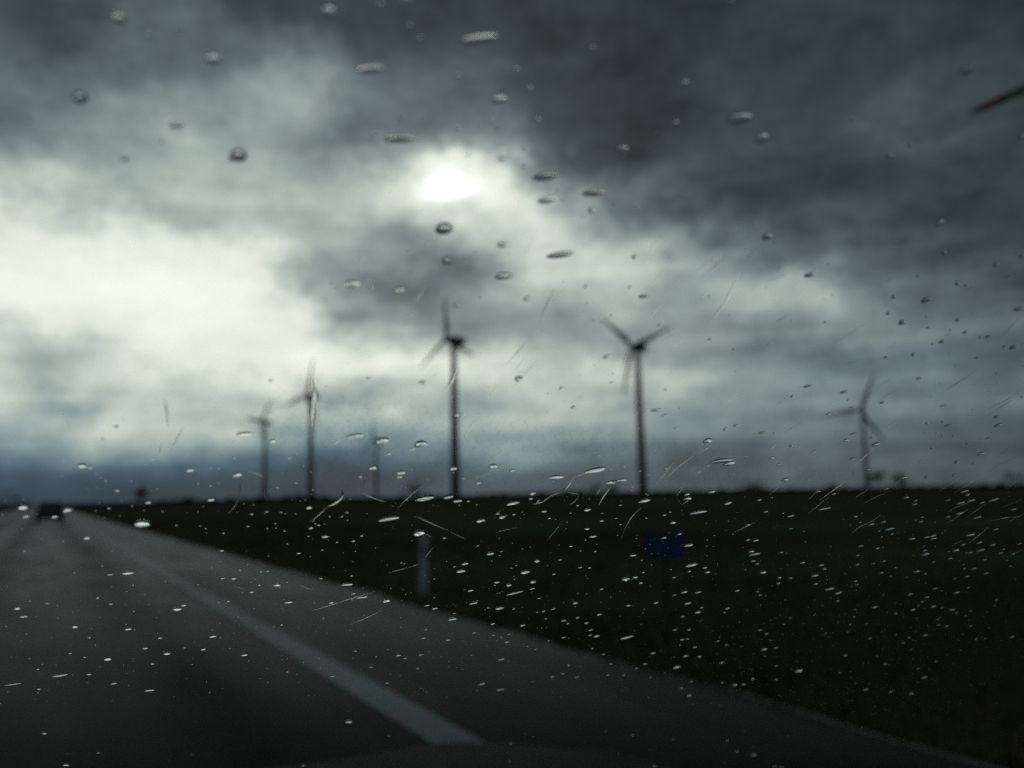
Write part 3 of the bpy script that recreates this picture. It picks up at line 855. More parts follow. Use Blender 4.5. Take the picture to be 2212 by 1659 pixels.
RAINDROPS = [
(431.34,-113.6,5.24,3.2,30),(404.26,-121.84,5.04,3,28),(347.54,-41.31,4.78,3.5,22),(365.49,-145.31,4.65,4,24),
(372.84,-70.8,4.61,3.5,24),(341.58,-57.89,4.47,3.2,22),(405.51,-171.28,4.36,5,29),(295.71,-219.23,4.28,5,13),
(447.61,-189.97,4.18,4.5,34),(436.74,-131.85,4.13,3.5,32),(396.52,-125.84,3.97,3,27),(388.74,-40.65,3.93,1.8,24),
(370.99,-137.04,3.83,2.2,25),(364.4,-57.87,3.82,2.6,23),(305.53,-215.23,3.65,3.5,15),(372.86,-58.48,3.58,2.6,24),
(411.49,-124.36,3.53,3.5,29),(351.71,-120.31,3.42,2.6,23),(447.2,-152.82,3.31,2.4,33),(335.41,-49.24,3.27,2.8,22),
(462.02,-145.57,3.18,3.5,35),(468.76,-124.38,3.14,3.5,35),(317.57,-152.51,3.11,1.3,19),(366.32,-61.68,3.1,2.3,24),
(409.74,-125.27,3.06,2.5,29),(365.24,-77.24,3.02,2,24),(368.02,-176.6,2.99,3,24),(420.87,-130.08,2.96,2.4,30),
(352.72,-70.86,2.87,1.3,23),(364.76,-120.5,2.83,1.6,24),(433.9,-113.89,2.8,1.8,31),(517.61,-203.18,2.77,1.6,44),
(331.93,-123,2.76,2,21),(390.72,-135.93,2.73,2.5,27),(363.14,-171.4,2.68,2.2,24),(495.26,-157.06,2.65,2.6,40),
(518.81,-126.04,2.64,2.2,41),(373.7,-149.58,2.61,1.4,25),(422.01,-223.25,2.61,2.6,31),(357.09,-120.64,2.59,1.4,23),
(418.68,-23.32,2.48,1.6,25),(513.07,-111.7,2.46,2.5,40),(527.96,-131.6,2.45,2.4,43),(325.99,-223.96,2.44,3.5,18),
(492.97,-128.55,2.41,2.8,38),(404.47,-161.93,2.39,1.9,29),(441.53,-144.74,2.39,1.9,32),(473.08,-205.47,2.38,2,38),
(432.46,-161.65,2.36,1.5,32),(316.56,-170.16,2.35,2,18),(404.33,-178.73,2.35,2,29),(341.86,-84.58,2.35,1.5,22),
(408.12,-101.68,2.33,3,28),(353.09,-48.36,2.31,2.2,23),(321.5,-66.3,2.31,1.15,21),(514.54,-119.03,2.29,2.5,40),
(393.75,-185.06,2.24,1.9,27),(501.91,-110.4,2.15,2,38),(396.55,-177,2.15,2.2,28),(499.43,-158.48,2.15,2.3,40),
(327.82,-184.27,2.14,1.5,19),(388.34,-163.3,2.12,1.8,27),(512.42,-136.63,2.12,2,41),(375.83,-135.9,2.11,1.7,25),
(436.76,-88.12,2.1,3,30),(373.55,-50.37,2.1,2,24),(494.66,-97.38,2.08,1.8,37),(415.01,-219.88,2.08,2.2,30),
(424.62,-107.97,2.07,1.2,30),(486.19,-151.86,2.06,2.2,38),(431.08,-127.54,2.05,1.8,31),(385.86,-143.08,2.03,2,26),
(478.45,-90.9,2.03,2.6,34),(568.4,-200.47,2.03,1.9,52),(393.97,-42.56,2.03,1.15,25),(418.64,-63.22,2.02,1.9,27),
(445.78,-62.08,2.02,1.6,29),(466.8,-58.72,2.02,1.8,31),(332.82,-134.99,1.99,1.5,21),(457.21,-98.62,1.99,3.5,32),
(506.86,-113.37,1.98,2,39),(504.65,-114.77,1.98,2,39),(304.37,-149.59,1.97,1.3,17),(507.95,-118.45,1.97,2,39),
(507.87,-128.7,1.96,2.5,40),(456.37,-170.3,1.95,2.2,35),(415.25,-205.11,1.94,2.5,30),(465.22,-100.52,1.93,1.3,33),
(522.59,-117.55,1.93,2.5,41),(462.07,-174.49,1.93,2,36),(520.32,-133.22,1.93,1.8,42),(490.77,-88.06,1.92,1.7,36),
(488,-223.15,1.92,1.9,41),(391.06,-75.32,1.92,2.2,26),(369.3,-110.95,1.91,1.8,24),(381.59,-124.62,1.91,1.2,26),
(351.55,-180.2,1.89,2.8,22),(435.5,-103.01,1.88,3,30),(313.25,-63.93,1.88,1.8,21),(297.03,-149.34,1.86,1.2,17),
(378.22,-136.87,1.86,1.5,25),(315.21,-207.59,1.86,1.3,17),(374.36,-177.85,1.85,1.5,25),(452.26,-165.18,1.85,2,34),
(456.31,-164.58,1.85,2,35),(496.29,-191.66,1.85,1.9,41),(516.23,-144.51,1.85,2,42),(546.62,-175.22,1.85,1.9,48),
(302.06,-63.16,1.85,1.15,20),(415,-145.15,1.84,2.3,29),(469.69,-152.9,1.84,1.4,36),(438.05,-190.17,1.83,1.7,33),
(552.08,-211.83,1.83,1.9,50),(442.11,-127.09,1.81,1.6,32),(391.25,-90.2,1.81,2.2,26),(537.76,-151.65,1.8,1.7,45),
(536.06,-159.77,1.8,1.9,46),(572.5,-212.11,1.8,1.9,53),(392.76,-155.11,1.79,1.2,27),(544.05,-160.36,1.78,1.9,47),
(405.89,-58.05,1.78,1.2,26),(347.49,-172.9,1.75,1.5,22),(363.52,-129.62,1.74,1.4,24),(445.9,-87.78,1.74,2.2,31),
(327.94,-204.89,1.74,1.5,19),(451.08,-116.45,1.73,1.3,33),(337.18,-196.49,1.73,2.2,20),(516.67,-163.64,1.72,1.9,43),
(461.56,-128.82,1.71,2,34),(377.43,-38.47,1.71,1.6,24),(429.06,-151.1,1.69,1.9,31),(500.38,-214.68,1.69,1.9,42),
(502.73,-131.17,1.69,1.8,39),(316.44,-53.61,1.69,1.15,21),(481.34,-109.55,1.68,1.5,36),(377.1,-99.34,1.67,1.15,25),
(345.96,-205.43,1.67,1.9,21),(357.59,-129.13,1.66,1.3,23),(373.67,-126.69,1.66,1.4,25),(408.9,-135.46,1.66,1.5,29),
(474.44,-67.45,1.66,1.6,32),(435.51,-123.91,1.65,1.5,31),(388.24,-160.09,1.65,1.7,27),(472.2,-198.51,1.64,1.9,38),
(460.34,-144.58,1.63,1.6,35),(305.65,-51.65,1.63,1.15,21),(435.02,-46.94,1.63,1.15,28),(453.54,-155.32,1.62,1.9,34),
(355.22,-76.51,1.61,1.15,23),(424.56,-182.96,1.6,1.9,31),(509.09,-129.79,1.6,2,40),(522.16,-113.86,1.59,2,41),
(390.2,-141.15,1.57,1.6,27),(488.17,-85.78,1.57,2,35),(530.55,-162.61,1.57,1.9,45),(579.09,-170.64,1.57,1.9,53),
(328.41,-43.66,1.57,1.1,22),(457.25,-70.22,1.57,2,31),(318.52,-193.52,1.56,2,18),(317.5,-219.93,1.56,2.5,17),
(349.6,-84.11,1.56,1.5,23),(297.59,-188.51,1.55,3,15),(408.19,-165.78,1.55,1.3,29),(529.51,-128.59,1.55,1.9,43),
(432.38,-136.78,1.54,1.5,31),(458.59,-139.91,1.54,2,34),(306.05,-135.84,1.53,1.3,18),(434.66,-160.42,1.53,1.9,32),
(533.24,-139.86,1.52,1.9,44),(423.93,-174.14,1.51,1.9,31),(486.28,-127.74,1.5,1.9,37),(393.73,-171.29,1.5,2,27),
(539.02,-141.05,1.5,1.9,45),(362.67,-71.4,1.5,1.5,24),(436.35,-29.27,1.5,1.15,26),(460.6,-197.97,1.49,1.9,36),
(524.48,-128.57,1.49,1.8,42),(546.24,-194.35,1.49,1.9,49),(393.7,-131.77,1.48,1.5,27),(490.79,-101.45,1.48,1.54,36),
(443.26,-214.11,1.48,1.9,34),(446.81,-171.21,1.48,1.9,34),(472.02,-85.87,1.47,3.5,33),(391.35,-203.77,1.47,1.9,27),
(370.57,-216.57,1.46,1.9,24),(476.99,-198.32,1.46,1.9,38),(503.31,-214.04,1.46,1.9,43),(416.69,-38.87,1.46,1.15,26),
(484.59,-146.86,1.45,1.9,38),(523.11,-155.33,1.44,1.9,43),(337.07,-39.37,1.44,2,22),(444.98,-68.12,1.44,1.2,30),
(359.79,-103.98,1.43,1.5,24),(402.57,-167.96,1.43,1.3,28),(486.74,-201.1,1.43,1.9,40),(506.62,-129.54,1.43,1.9,40),
(324.17,-134.69,1.42,1.59,20),(405.46,-156.9,1.42,1.3,29),(385,-179,1.42,1.9,26),(371.07,-80.92,1.42,1.3,24),
(456.93,-100.93,1.41,1.3,33),(460.21,-184.25,1.41,1.9,36),(492.2,-118,1.4,1.84,37),(524.31,-122.32,1.4,1.9,42),
(308.12,-158.34,1.4,1.4,18),(450.91,-91.41,1.39,3.5,31),(503.88,-111.49,1.39,1.6,39),(399.04,-167.03,1.39,1.9,28),
(466.3,-66.34,1.39,1.9,32),(386.17,-125.25,1.38,1.6,26),(430.03,-125.99,1.38,1.77,31),(307.62,-192.69,1.38,1.3,16),
(414.05,-186.52,1.38,1.9,30),(396.22,-195.68,1.38,1.9,28),(456.75,-48.26,1.38,1.15,29),(410.76,-102.72,1.37,2.2,28),
(492.03,-92.23,1.37,2,36),(487.81,-116.11,1.37,1.6,37),(296.45,-185.21,1.37,1.4,15),(385.23,-204.53,1.37,1.9,26),
(433.38,-178.96,1.37,1.9,32),(521.66,-137,1.37,1.9,42),(463.05,-106.31,1.36,1.51,33),(510.74,-113.34,1.36,1.83,40),
(487.62,-180.95,1.36,1.9,39),(490.06,-136.86,1.36,1.9,38),(433.39,-142.96,1.35,1.9,31),(461.33,-204.42,1.35,1.9,36),
(535.24,-131.44,1.35,1.9,44),(549.85,-169.31,1.35,1.9,48),(353.74,-153.28,1.34,1.5,23),(434.66,-187,1.34,1.9,33),
(467.45,-162.31,1.34,1.9,36),(563.32,-212.29,1.34,1.9,52),(419.05,-177.48,1.33,1.9,30),(500.11,-114.56,1.32,2,38),
(534.18,-143.56,1.32,1.9,44),(528.9,-151.16,1.32,1.9,44),(337.19,-124.11,1.31,1.3,22),(409.35,-168.77,1.31,1.9,29),
(387.5,-180.35,1.31,1.9,27),(470.02,-171.27,1.31,1.9,37),(529.87,-155.72,1.31,1.9,44),(439.53,-173.61,1.3,1.9,33),
(499.61,-189.95,1.3,1.9,41),(329.16,-143.23,1.29,1.6,20),(412.16,-142.51,1.29,1.9,29),(494.1,-105.83,1.29,1.63,37),
(505.7,-120.61,1.29,1.9,39),(478.35,-146.81,1.29,1.9,37),(442.95,-110.18,1.28,1.51,31),(487.2,-108.03,1.28,1.65,36),
(520.24,-130.37,1.28,1.9,42),(451.64,-153.45,1.27,1.9,34),(460.32,-66.73,1.27,1.4,31),(322.88,-202.32,1.26,1.9,18),
(465.7,-189.32,1.26,1.9,37),(525.67,-133.22,1.26,1.9,43),(456.97,-88.49,1.25,2,32),(488.92,-126.15,1.25,1.9,37),
(405.41,-186.48,1.25,1.9,29),(389.22,-194.97,1.25,1.9,27),(463.56,-148.49,1.25,1.9,35),(302.26,-151.76,1.24,1.9,17),
(452.39,-134.31,1.24,1.9,33),(504.21,-209.95,1.24,1.9,43),(527.43,-191.29,1.24,1.9,45),(399.01,-137.7,1.23,1.9,28),
(499.54,-123.96,1.23,1.9,39),(489.16,-155.54,1.23,1.9,39),(513.04,-209.25,1.23,1.9,44),(539.51,-131.01,1.23,1.9,45),
(510.74,-134.94,1.23,1.9,41),(335.95,-202.74,1.22,1.9,20),(427.9,-181.23,1.22,1.9,32),(363.53,-122.22,1.21,1.6,24),
(431.7,-183.56,1.21,1.9,32),(297.51,-152.15,1.2,1.9,17),(363.62,-130.99,1.2,1.64,24),(462.5,-118.83,1.19,1.75,34),
(476.12,-154.47,1.19,1.9,37),(453.86,-128.52,1.18,1.9,33),(479.46,-125.68,1.18,1.9,36),(328.99,-182.73,1.18,1.9,19),
(428.56,-191.75,1.18,1.9,32),(428.04,-166.78,1.17,1.9,31),(435.18,-214.49,1.17,1.9,33),(537.4,-126.43,1.17,1.9,44),
(495.29,-144.71,1.17,1.9,39),(348.22,-143.54,1.16,1.3,22),(459.99,-80.23,1.16,1.6,32),(365.52,-175.21,1.16,1.9,24),
(437.5,-162.73,1.16,1.9,32),(472.27,-193.07,1.15,1.9,38),(436.59,-140.69,1.14,1.9,32),(453.36,-51.34,1.14,1.15,29),
(451.72,-106.12,1.13,1.46,32),(488.25,-95.15,1.13,2,36),(413.17,-195.6,1.13,1.9,30),(505.62,-147.04,1.13,1.9,41),
(500.55,-152.27,1.13,1.9,40),(374,-61.55,1.13,1.15,24),(469.79,-108.83,1.12,1.59,34),(337.83,-171.09,1.12,1.9,21),
(464.77,-183.84,1.12,1.9,36),(494.78,-213.65,1.12,1.9,41),(380.56,-130.37,1.11,1.5,26),(449.32,-124.6,1.11,1.81,33),
(462.56,-98.76,1.11,2,33),(361.43,-179.76,1.11,1.9,24),(445.17,-199.97,1.11,1.9,34),(546.5,-169.1,1.11,1.9,48),
(435.79,-189.73,1.1,1.9,33),(534.63,-129.71,1.1,1.9,44),(313.11,-171.13,1.09,2.5,18),(495.82,-136.87,1.09,1.9,39),
(502.17,-162.41,1.09,1.9,41),(558.29,-167.58,1.09,1.9,49),(472.22,-67.71,1.09,2,32),(317.97,-145.49,1.08,1.83,19),
(426.41,-103.77,1.08,1.29,30),(445.03,-105.5,1.08,1.42,31),(311.64,-215.03,1.08,1.9,16),(417.76,-158.06,1.08,1.9,30),
(450.16,-205.37,1.08,1.9,35),(359.41,-124.26,1.07,1.47,24),(428.19,-102.31,1.07,1.5,30),(491.25,-116.66,1.07,1.82,37),
(325.61,-197.43,1.07,2.5,19),(477.6,-157.07,1.07,1.9,37),(479.59,-154.12,1.07,1.9,37),(486.77,-148.42,1.07,1.9,38),
(456,-64.51,1.07,1.15,30),(461.88,-171.87,1.06,1.9,36),(481.86,-190.66,1.06,1.9,39),(491.26,-182.91,1.06,1.9,40),
(483.4,-213.71,1.06,1.9,40),(467.3,-118.71,1.05,1.77,34),(445.52,-158.93,1.05,1.9,33),(475.77,-163.29,1.05,1.9,37),
(458.72,-177.15,1.05,1.9,35),(459.89,-207.34,1.05,1.9,36),(502.11,-141.84,1.05,1.9,40),(547.01,-161.75,1.05,1.9,47),
(528.36,-180.18,1.05,1.9,45),(350.18,-150.52,1.04,2,23),(414.29,-138.91,1.04,1.9,29),(386.75,-220.31,1.04,1.9,27),
(469.03,-143.64,1.04,1.9,36),(440.35,-66.89,1.04,1.15,29),(448.27,-76.89,1.04,1.8,30),(456.3,-139.99,1.03,1.9,34),
(465.51,-149.53,1.03,1.9,35),(530.28,-158.26,1.03,1.9,45),(468.38,-71.96,1.03,1.8,32),(526.55,-165.69,1.02,1.9,44),
(542.02,-177.6,1.02,1.9,47),(502.3,-153.72,1.01,1.9,40),(359.77,-84.93,1.01,1.15,24),(385.25,-67.98,1.01,1.15,25),
(395.37,-96.44,1.01,2.2,27),(472.63,-91.59,1,1.25,34),(411.13,-155.52,1,1.9,29),(450.16,-166.85,1,1.9,34),
(539.55,-159.84,1,1.9,46),(519.63,-144.95,0.99,1.9,42),(479.8,-114.12,0.98,1.73,36),(342.63,-176.32,0.98,1.9,21),
(467.19,-188.69,0.98,1.9,37),(533.04,-135.3,0.98,1.9,44),(554.54,-152.68,0.98,1.9,48),(333.93,-108.43,0.97,1.6,21),
(350.07,-104.77,0.97,2,23),(530.11,-140.37,0.97,1.9,44),(567.1,-174.43,0.97,1.9,51),(449.04,-57.11,0.97,1.15,29),
(379.5,-44.24,0.97,1.15,24),(394.08,-133.78,0.96,1.8,27),(447,-94.49,0.96,1.18,31),(437.72,-212.6,0.96,1.9,33),
(507.29,-200.9,0.96,1.9,43),(482.34,-218.69,0.96,1.9,40),(570.29,-173.54,0.96,1.9,52),(390.82,-104.46,0.95,1.15,26),
(325.28,-210.05,0.95,1.9,18),(402.05,-191.42,0.95,1.9,28),(419.98,-197.24,0.95,1.9,31),(392.98,-211.56,0.95,1.9,27),
(477.76,-188.71,0.95,1.9,38),(411.27,-149.76,0.94,1.9,29),(412.2,-161.79,0.94,1.9,29),(495.22,-130.31,0.94,1.9,38),
(335.54,-171.06,0.93,1.9,21),(413.05,-172.99,0.93,1.9,30),(452.68,-212.2,0.93,1.9,35),(542.45,-180.94,0.93,1.9,47),
(564.03,-189.89,0.93,1.9,51),(544.85,-208.34,0.93,1.9,49),(561,-195.22,0.93,1.9,51),(408.86,-81.6,0.93,1.4,27),
(495.67,-100.89,0.92,1.55,37),(539.48,-148.83,0.92,1.9,46),(438.6,-63.18,0.92,1.15,29),(420,-118.53,0.91,1.58,29),
(379.68,-211.36,0.91,1.9,26),(426.47,-184.34,0.91,1.9,31),(448.26,-155.72,0.91,1.9,34),(458.11,-211.98,0.91,1.9,36),
(492.21,-140.86,0.91,1.9,39),(440.86,-52,0.91,1.15,28),(453.77,-74.75,0.91,1.15,31),(440.04,-197.04,0.9,1.9,33),
(517.78,-139.42,0.9,1.9,42),(515.57,-173.71,0.9,1.9,43),(307.69,-70.61,0.9,1.15,20),(418.78,-36.2,0.9,1.15,26),
(428.64,-134.3,0.89,1.9,31),(498.43,-122.14,0.89,1.9,38),(490.5,-129.82,0.89,1.9,38),(416.95,-179.08,0.89,1.9,30),
(467.62,-212.38,0.89,1.9,37),(491.22,-90.38,0.88,2,36),(301.26,-222.21,0.88,1.9,14),(388.74,-140.14,0.87,1.9,27),
(481.17,-103.37,0.87,1.53,35),(419.15,-182.61,0.87,1.9,31),(499.8,-143.57,0.87,1.9,40),(349.64,-160.03,0.86,2,22),
(437.31,-207.25,0.86,1.9,33),(415.07,-82.75,0.86,1.8,28),(451.39,-67.85,0.86,2,30),(307.42,-136.17,0.85,1.58,18),
(386.15,-99.87,0.85,1.15,26),(446.05,-111.88,0.85,1.55,32),(465,-133.56,0.85,1.9,35),(420.27,-157.87,0.85,1.9,30),
(407.85,-192.3,0.85,1.9,29),(411.96,-191.4,0.85,1.9,30),(493.22,-173.29,0.85,1.9,40),(543.35,-166.22,0.85,1.9,47),
(310.75,-124.37,0.84,1.28,19),(435.29,-91.5,0.84,1.15,30),(387.61,-206.01,0.84,1.9,27),(393.3,-182.17,0.84,1.9,27),
(410.51,-193.05,0.84,1.9,30),(407.13,-95.82,0.83,2.5,28),(430.13,-217.83,0.83,1.9,32),(435.71,-157.87,0.83,1.9,32),
(470.38,-173.41,0.83,1.9,37),(482.47,-127.66,0.82,1.9,37),(539.47,-190.27,0.82,1.9,47),(397.3,-80.68,0.82,1.15,26),
(360.14,-154.16,0.81,2,24),(408.23,-178.65,0.81,1.9,29),(388.54,-190.77,0.81,1.9,27),(508.9,-133.27,0.81,1.9,40),
(424.89,-193.87,0.8,1.9,31),(473.98,-161.91,0.8,1.9,37),(513.76,-169.65,0.8,1.9,43),(451.09,-57.04,0.8,1.15,30),
(415.9,-132.54,0.79,1.85,29),(331.58,-201.87,0.79,1.9,19),(333.74,-160.57,0.79,1.9,21),(373.2,-202.67,0.79,1.9,25),
(362.56,-37.82,0.79,1.15,23),(376.98,-129.33,0.78,1.65,25),(301.82,-182.92,0.78,1.9,16),(300.82,-212.18,0.78,2,15),
(530.61,-160.38,0.78,1.9,45),(448.54,-89.61,0.77,1.15,31),(314.18,-182.82,0.77,2,18),(418.47,-150.89,0.77,1.9,30),
(377.73,-26.24,0.77,1.15,23),(358.26,-214.26,0.76,1.9,23),(388.67,-152.54,0.76,1.9,27),(493.17,-132.05,0.76,1.9,38),
(524.47,-133.61,0.76,1.9,43),(543.97,-136.35,0.76,1.9,46),(517.82,-177.7,0.76,1.9,44),(406.28,-35.47,0.76,1.15,25),
(480.36,-98.56,0.75,1.43,35),(493.35,-176.9,0.75,1.9,40),(533.53,-202.3,0.75,1.9,47),(464.74,-67.03,0.75,1.15,31),
(312.31,-142.38,0.74,1.3,19),(379.88,-150.63,0.74,1.9,26),(531.94,-151.8,0.74,1.9,45),(455.68,-71.18,0.74,1.15,31),
(359.55,-49.63,0.74,1.15,23),(355.84,-132.19,0.73,1.64,23),(415.4,-105.75,0.73,1.29,29),(457.02,-115.38,0.73,1.67,33),
(352.01,-190.44,0.73,1.9,22),(528.17,-138.47,0.73,1.9,43),(551.06,-159.73,0.73,1.9,48),(556.93,-155.61,0.73,1.9,49),
(310.75,-197.45,0.72,2,17),(401.22,-178.77,0.72,1.9,28),(379.85,-75.91,0.72,1.15,25),(494.96,-186.23,0.71,1.9,41),
(348.95,-54.06,0.71,1.15,23),(341.22,-128.62,0.7,1.51,22),(438.36,-102.6,0.7,2,31),(307.17,-204.7,0.7,2,16),
(540.3,-134.04,0.7,1.9,45),(351.46,-149.3,0.69,1.9,23),(338.16,-180.52,0.69,1.9,21),(520.82,-172.37,0.69,1.9,44),
(550.47,-207.43,0.69,1.9,50),(380.65,-136.75,0.68,1.82,26),(405.88,-134.38,0.68,1.85,28),(363.26,-167.81,0.68,1.9,24),
(466.69,-192.31,0.68,1.9,37),(356.24,-144.15,0.67,1.9,23),(337.5,-147.07,0.67,1.9,21),(458.89,-128.12,0.67,1.9,34),
(386.13,-161.59,0.67,1.9,26),(317.62,-132.32,0.66,1.51,19),(419.58,-139.57,0.66,1.9,30),(344.53,-167.58,0.66,1.9,22),
(343.71,-173.3,0.66,1.9,22),(423.23,-198.9,0.66,1.9,31),(508.18,-143.98,0.66,1.9,41),(511.27,-165.8,0.66,1.9,42),
(334.15,-40.81,0.66,1.15,22),(346.53,-46.78,0.66,1.15,22),(375.84,-119.68,0.65,1.43,25),(392.53,-139.8,0.65,1.9,27),
(429.49,-132.94,0.65,1.9,31),(356.65,-169.52,0.65,1.9,23),(395.17,-154.06,0.65,1.9,27),(499.18,-195.5,0.65,1.9,41),
(356.8,-57,0.65,1.15,23),(439.77,-57.72,0.65,1.15,29),(308.82,-128.02,0.64,1.37,19),(401.35,-139.94,0.64,1.9,28),
(479.58,-94.39,0.64,1.34,35),(551.39,-162.43,0.64,1.9,48),(387.62,-74.09,0.64,1.15,25),(429.07,-72.09,0.64,1.15,29),
(356.67,-45.58,0.64,1.15,23),(311.4,-180.42,0.63,1.9,17),(509.61,-148,0.63,1.9,41),(353.86,-43.66,0.63,1.15,23),
(340.29,-145.85,0.62,1.9,22),(417.34,-137.37,0.62,1.9,30),(361.45,-152.06,0.62,1.9,24),(432.52,-152.76,0.62,1.9,32),
(515.2,-147.45,0.62,1.9,42),(397.1,-175.77,0.61,1.9,28),(350.46,-80.14,0.61,1.15,23),(320.6,-67.29,0.61,1.15,21),
(454.29,-113.04,0.6,1.61,33),(415.33,-179.74,0.6,1.9,30),(510.9,-179.73,0.6,1.9,43),(340.96,-54.86,0.6,1.15,22),
(421.18,-79.87,0.6,1.6,28),(312.29,-51.35,0.6,1.15,21),(310.29,-206.57,0.59,1.9,16),(343.58,-82.94,0.59,1.15,22),
(360.62,-57.19,0.59,1.15,23),(308.92,-52.69,0.59,1.15,21),(413.04,-136.13,0.58,1.9,29),(414.55,-120.27,0.58,1.6,29),
(476.09,-90.34,0.58,1.24,34),(373.16,-161.35,0.58,1.9,25),(400.31,-160.59,0.58,1.9,28),(559.44,-172.34,0.58,1.9,50),
(311.79,-66.62,0.58,1.15,21),(442.63,-155.7,0.57,1.9,33),(531.09,-145.51,0.57,1.9,44),(359.54,-54.41,0.57,1.15,23),
(333.67,-122.49,0.56,1.32,21),(436.4,-110.82,0.56,1.49,31),(424.7,-136.17,0.56,1.9,30),(482.39,-93.67,0.56,1.34,35),
(356.78,-154.99,0.56,1.9,23),(311.34,-148.13,0.55,1.87,18),(407.57,-120.97,0.55,1.59,28),(405.46,-137.22,0.55,1.9,28),
(477.59,-163.33,0.55,1.9,37),(353.38,-51.77,0.55,1.15,23),(488.86,-78.85,0.54,1.15,35),(343.14,-167.81,0.54,1.9,22),
(383.02,-167.18,0.54,1.9,26),(338.31,-58.04,0.54,1.15,22),(476.91,-74.53,0.54,1.15,33),(337.47,-151.36,0.53,1.9,21),
(477.5,-93.76,0.53,1.32,34),(351.92,-57.55,0.53,1.15,23),(398.65,-59.29,0.53,1.15,26),(474.58,-94.54,0.52,1.32,34),
(354.36,-158.21,0.52,1.9,23),(333.15,-154.18,0.52,1.9,21),(335.66,-55.88,0.52,1.15,22),(354.62,-52.52,0.52,1.15,23),
(355.5,-145.78,0.51,1.9,23),(343.01,-145.72,0.51,1.9,22),(345.09,-152.1,0.51,1.9,22),(414.29,-113.32,0.51,1.45,29),
(414.6,-151.22,0.51,1.9,30),(401.08,-159.29,0.51,1.9,28),(473.26,-160.59,0.51,1.9,37),(463.74,-152.54,0.51,1.9,35),
(399.64,-57.13,0.51,1.15,26),(456.58,-67.08,0.51,1.15,31),(382.85,-137.59,0.5,1.85,26),(412.94,-100.06,0.5,2,28),
(338.62,-167.67,0.5,1.9,21),(340.19,-43.35,0.5,1.15,22),(368.85,-61.08,0.5,1.15,24),(349.55,-116.63,0.49,1.24,23),
(344.02,-135.9,0.49,1.69,22),(415.53,-125.86,0.49,1.72,29),(410.19,-119.57,0.49,1.57,28),(338.55,-42.29,0.49,1.15,22),
(348.63,-76.17,0.49,1.15,23),(367.31,-59.57,0.49,1.15,24),(408.05,-58.76,0.49,1.15,26),(448.96,-65.58,0.49,1.15,30),
(389.98,-120.61,0.48,1.51,26),(404.55,-103.39,0.48,1.18,28),(420.9,-143.69,0.48,1.9,30),(446.64,-144.28,0.48,1.9,33),
(478.11,-177.6,0.48,1.9,38),(387.27,-80.69,0.48,1.15,26),(420.66,-60.16,0.48,1.15,27),(447.49,-77.5,0.48,1.15,30),
(413.89,-146.78,0.47,1.9,29),(339.81,-56.67,0.47,1.15,22),(345.14,-84.53,0.47,1.15,23),(381.05,-59.09,0.47,1.15,25),
(377.2,-59.62,0.47,1.15,24),(343.41,-108.24,0.46,1.15,22),(342.7,-149.72,0.46,1.9,22),(417.18,-121.19,0.46,1.63,29),
(480.27,-85.19,0.46,1.15,34),(394.27,-158.2,0.46,1.9,27),(445.27,-141.82,0.46,1.9,33),(450.75,-138.56,0.46,1.9,33),
(338.86,-85.19,0.46,1.15,22),(345.6,-83.59,0.46,1.15,23),(310.17,-139.73,0.45,1.67,18),(374.16,-127.91,0.45,1.61,25),
(341.7,-79.14,0.45,1.15,22),(363.01,-82.43,0.45,1.15,24),(323.84,-152.41,0.44,1.9,20),(353.01,-146.03,0.44,1.9,23),
(437.35,-117.2,0.44,1.63,31),(402.72,-100.61,0.44,1.15,27),(294.38,-192.52,0.44,1.9,14),(350.27,-153.41,0.44,1.9,23),
(446.1,-139.85,0.44,1.9,33),(406.17,-140.67,0.43,1.9,28),(359.07,-73.92,0.43,1.15,23),(347.61,-82.48,0.43,1.15,23),
(339.02,-117.66,0.42,1.22,22),(341.47,-151.62,0.42,1.9,22),(366.3,-106.34,0.42,1.15,24),(379.02,-114.14,0.42,1.31,25),
(350.14,-77.28,0.42,1.15,23),(344.51,-83.43,0.42,1.15,22),(339.79,-85.79,0.42,1.15,22),(340.84,-137.87,0.41,1.72,22),
(402.87,-117.08,0.41,1.49,28),(415.93,-126.87,0.41,1.74,29),(402.11,-56.48,0.41,1.15,26),(328.44,-138.87,0.4,1.71,20),
(367.48,-138.17,0.4,1.81,24),(407.01,-107.34,0.4,1.28,28),(402.99,-72.42,0.4,1.15,26),(315.27,-146.91,0.39,1.86,19),
(394.5,-114.54,0.39,1.39,27),(396.61,-127.09,0.39,1.68,27),(390.96,-140.37,0.39,1.9,27),(461.76,-97.27,0.39,1.32,33),
(338.81,-88.64,0.39,1.15,22),(409.8,-63.4,0.39,1.15,27),(475.61,-66.06,0.39,1.15,32),(326.08,-138.5,0.38,1.69,20),
(331.42,-130.05,0.38,1.51,21),(345.99,-131.97,0.38,1.61,22),(435.37,-88.65,0.38,1.15,30),
(420.05,-127.62,0.38,1.77,30),(391.29,-66.5,0.38,1.15,25),(294.72,-136.39,0.37,1.54,17),(309.05,-149.1,0.37,1.89,18),
(347.63,-137.57,0.37,1.74,22),(343.1,-151.26,0.37,1.9,22),(306.45,-170.89,0.37,1.9,17),(298.69,-182.18,0.37,1.9,15),
(349.57,-171.63,0.37,1.9,22),(401.4,-151.4,0.37,1.9,28),(399.9,-152.38,0.37,1.9,28),(461.46,-72.57,0.37,1.15,31),
(303.24,-134.81,0.36,1.53,18),(323.06,-130.08,0.36,1.48,20),(410.64,-106.72,0.36,1.29,28),
(452.72,-99.28,0.36,1.32,32),(364.47,-72.9,0.36,1.15,24),(409.23,-75.34,0.36,1.15,27),(308.65,-137.82,0.35,1.62,18),
(314.5,-139.16,0.35,1.67,19),(358.4,-76.23,0.35,1.15,23),(386.18,-82.7,0.35,1.15,25),(384.74,-82.61,0.35,1.15,25),
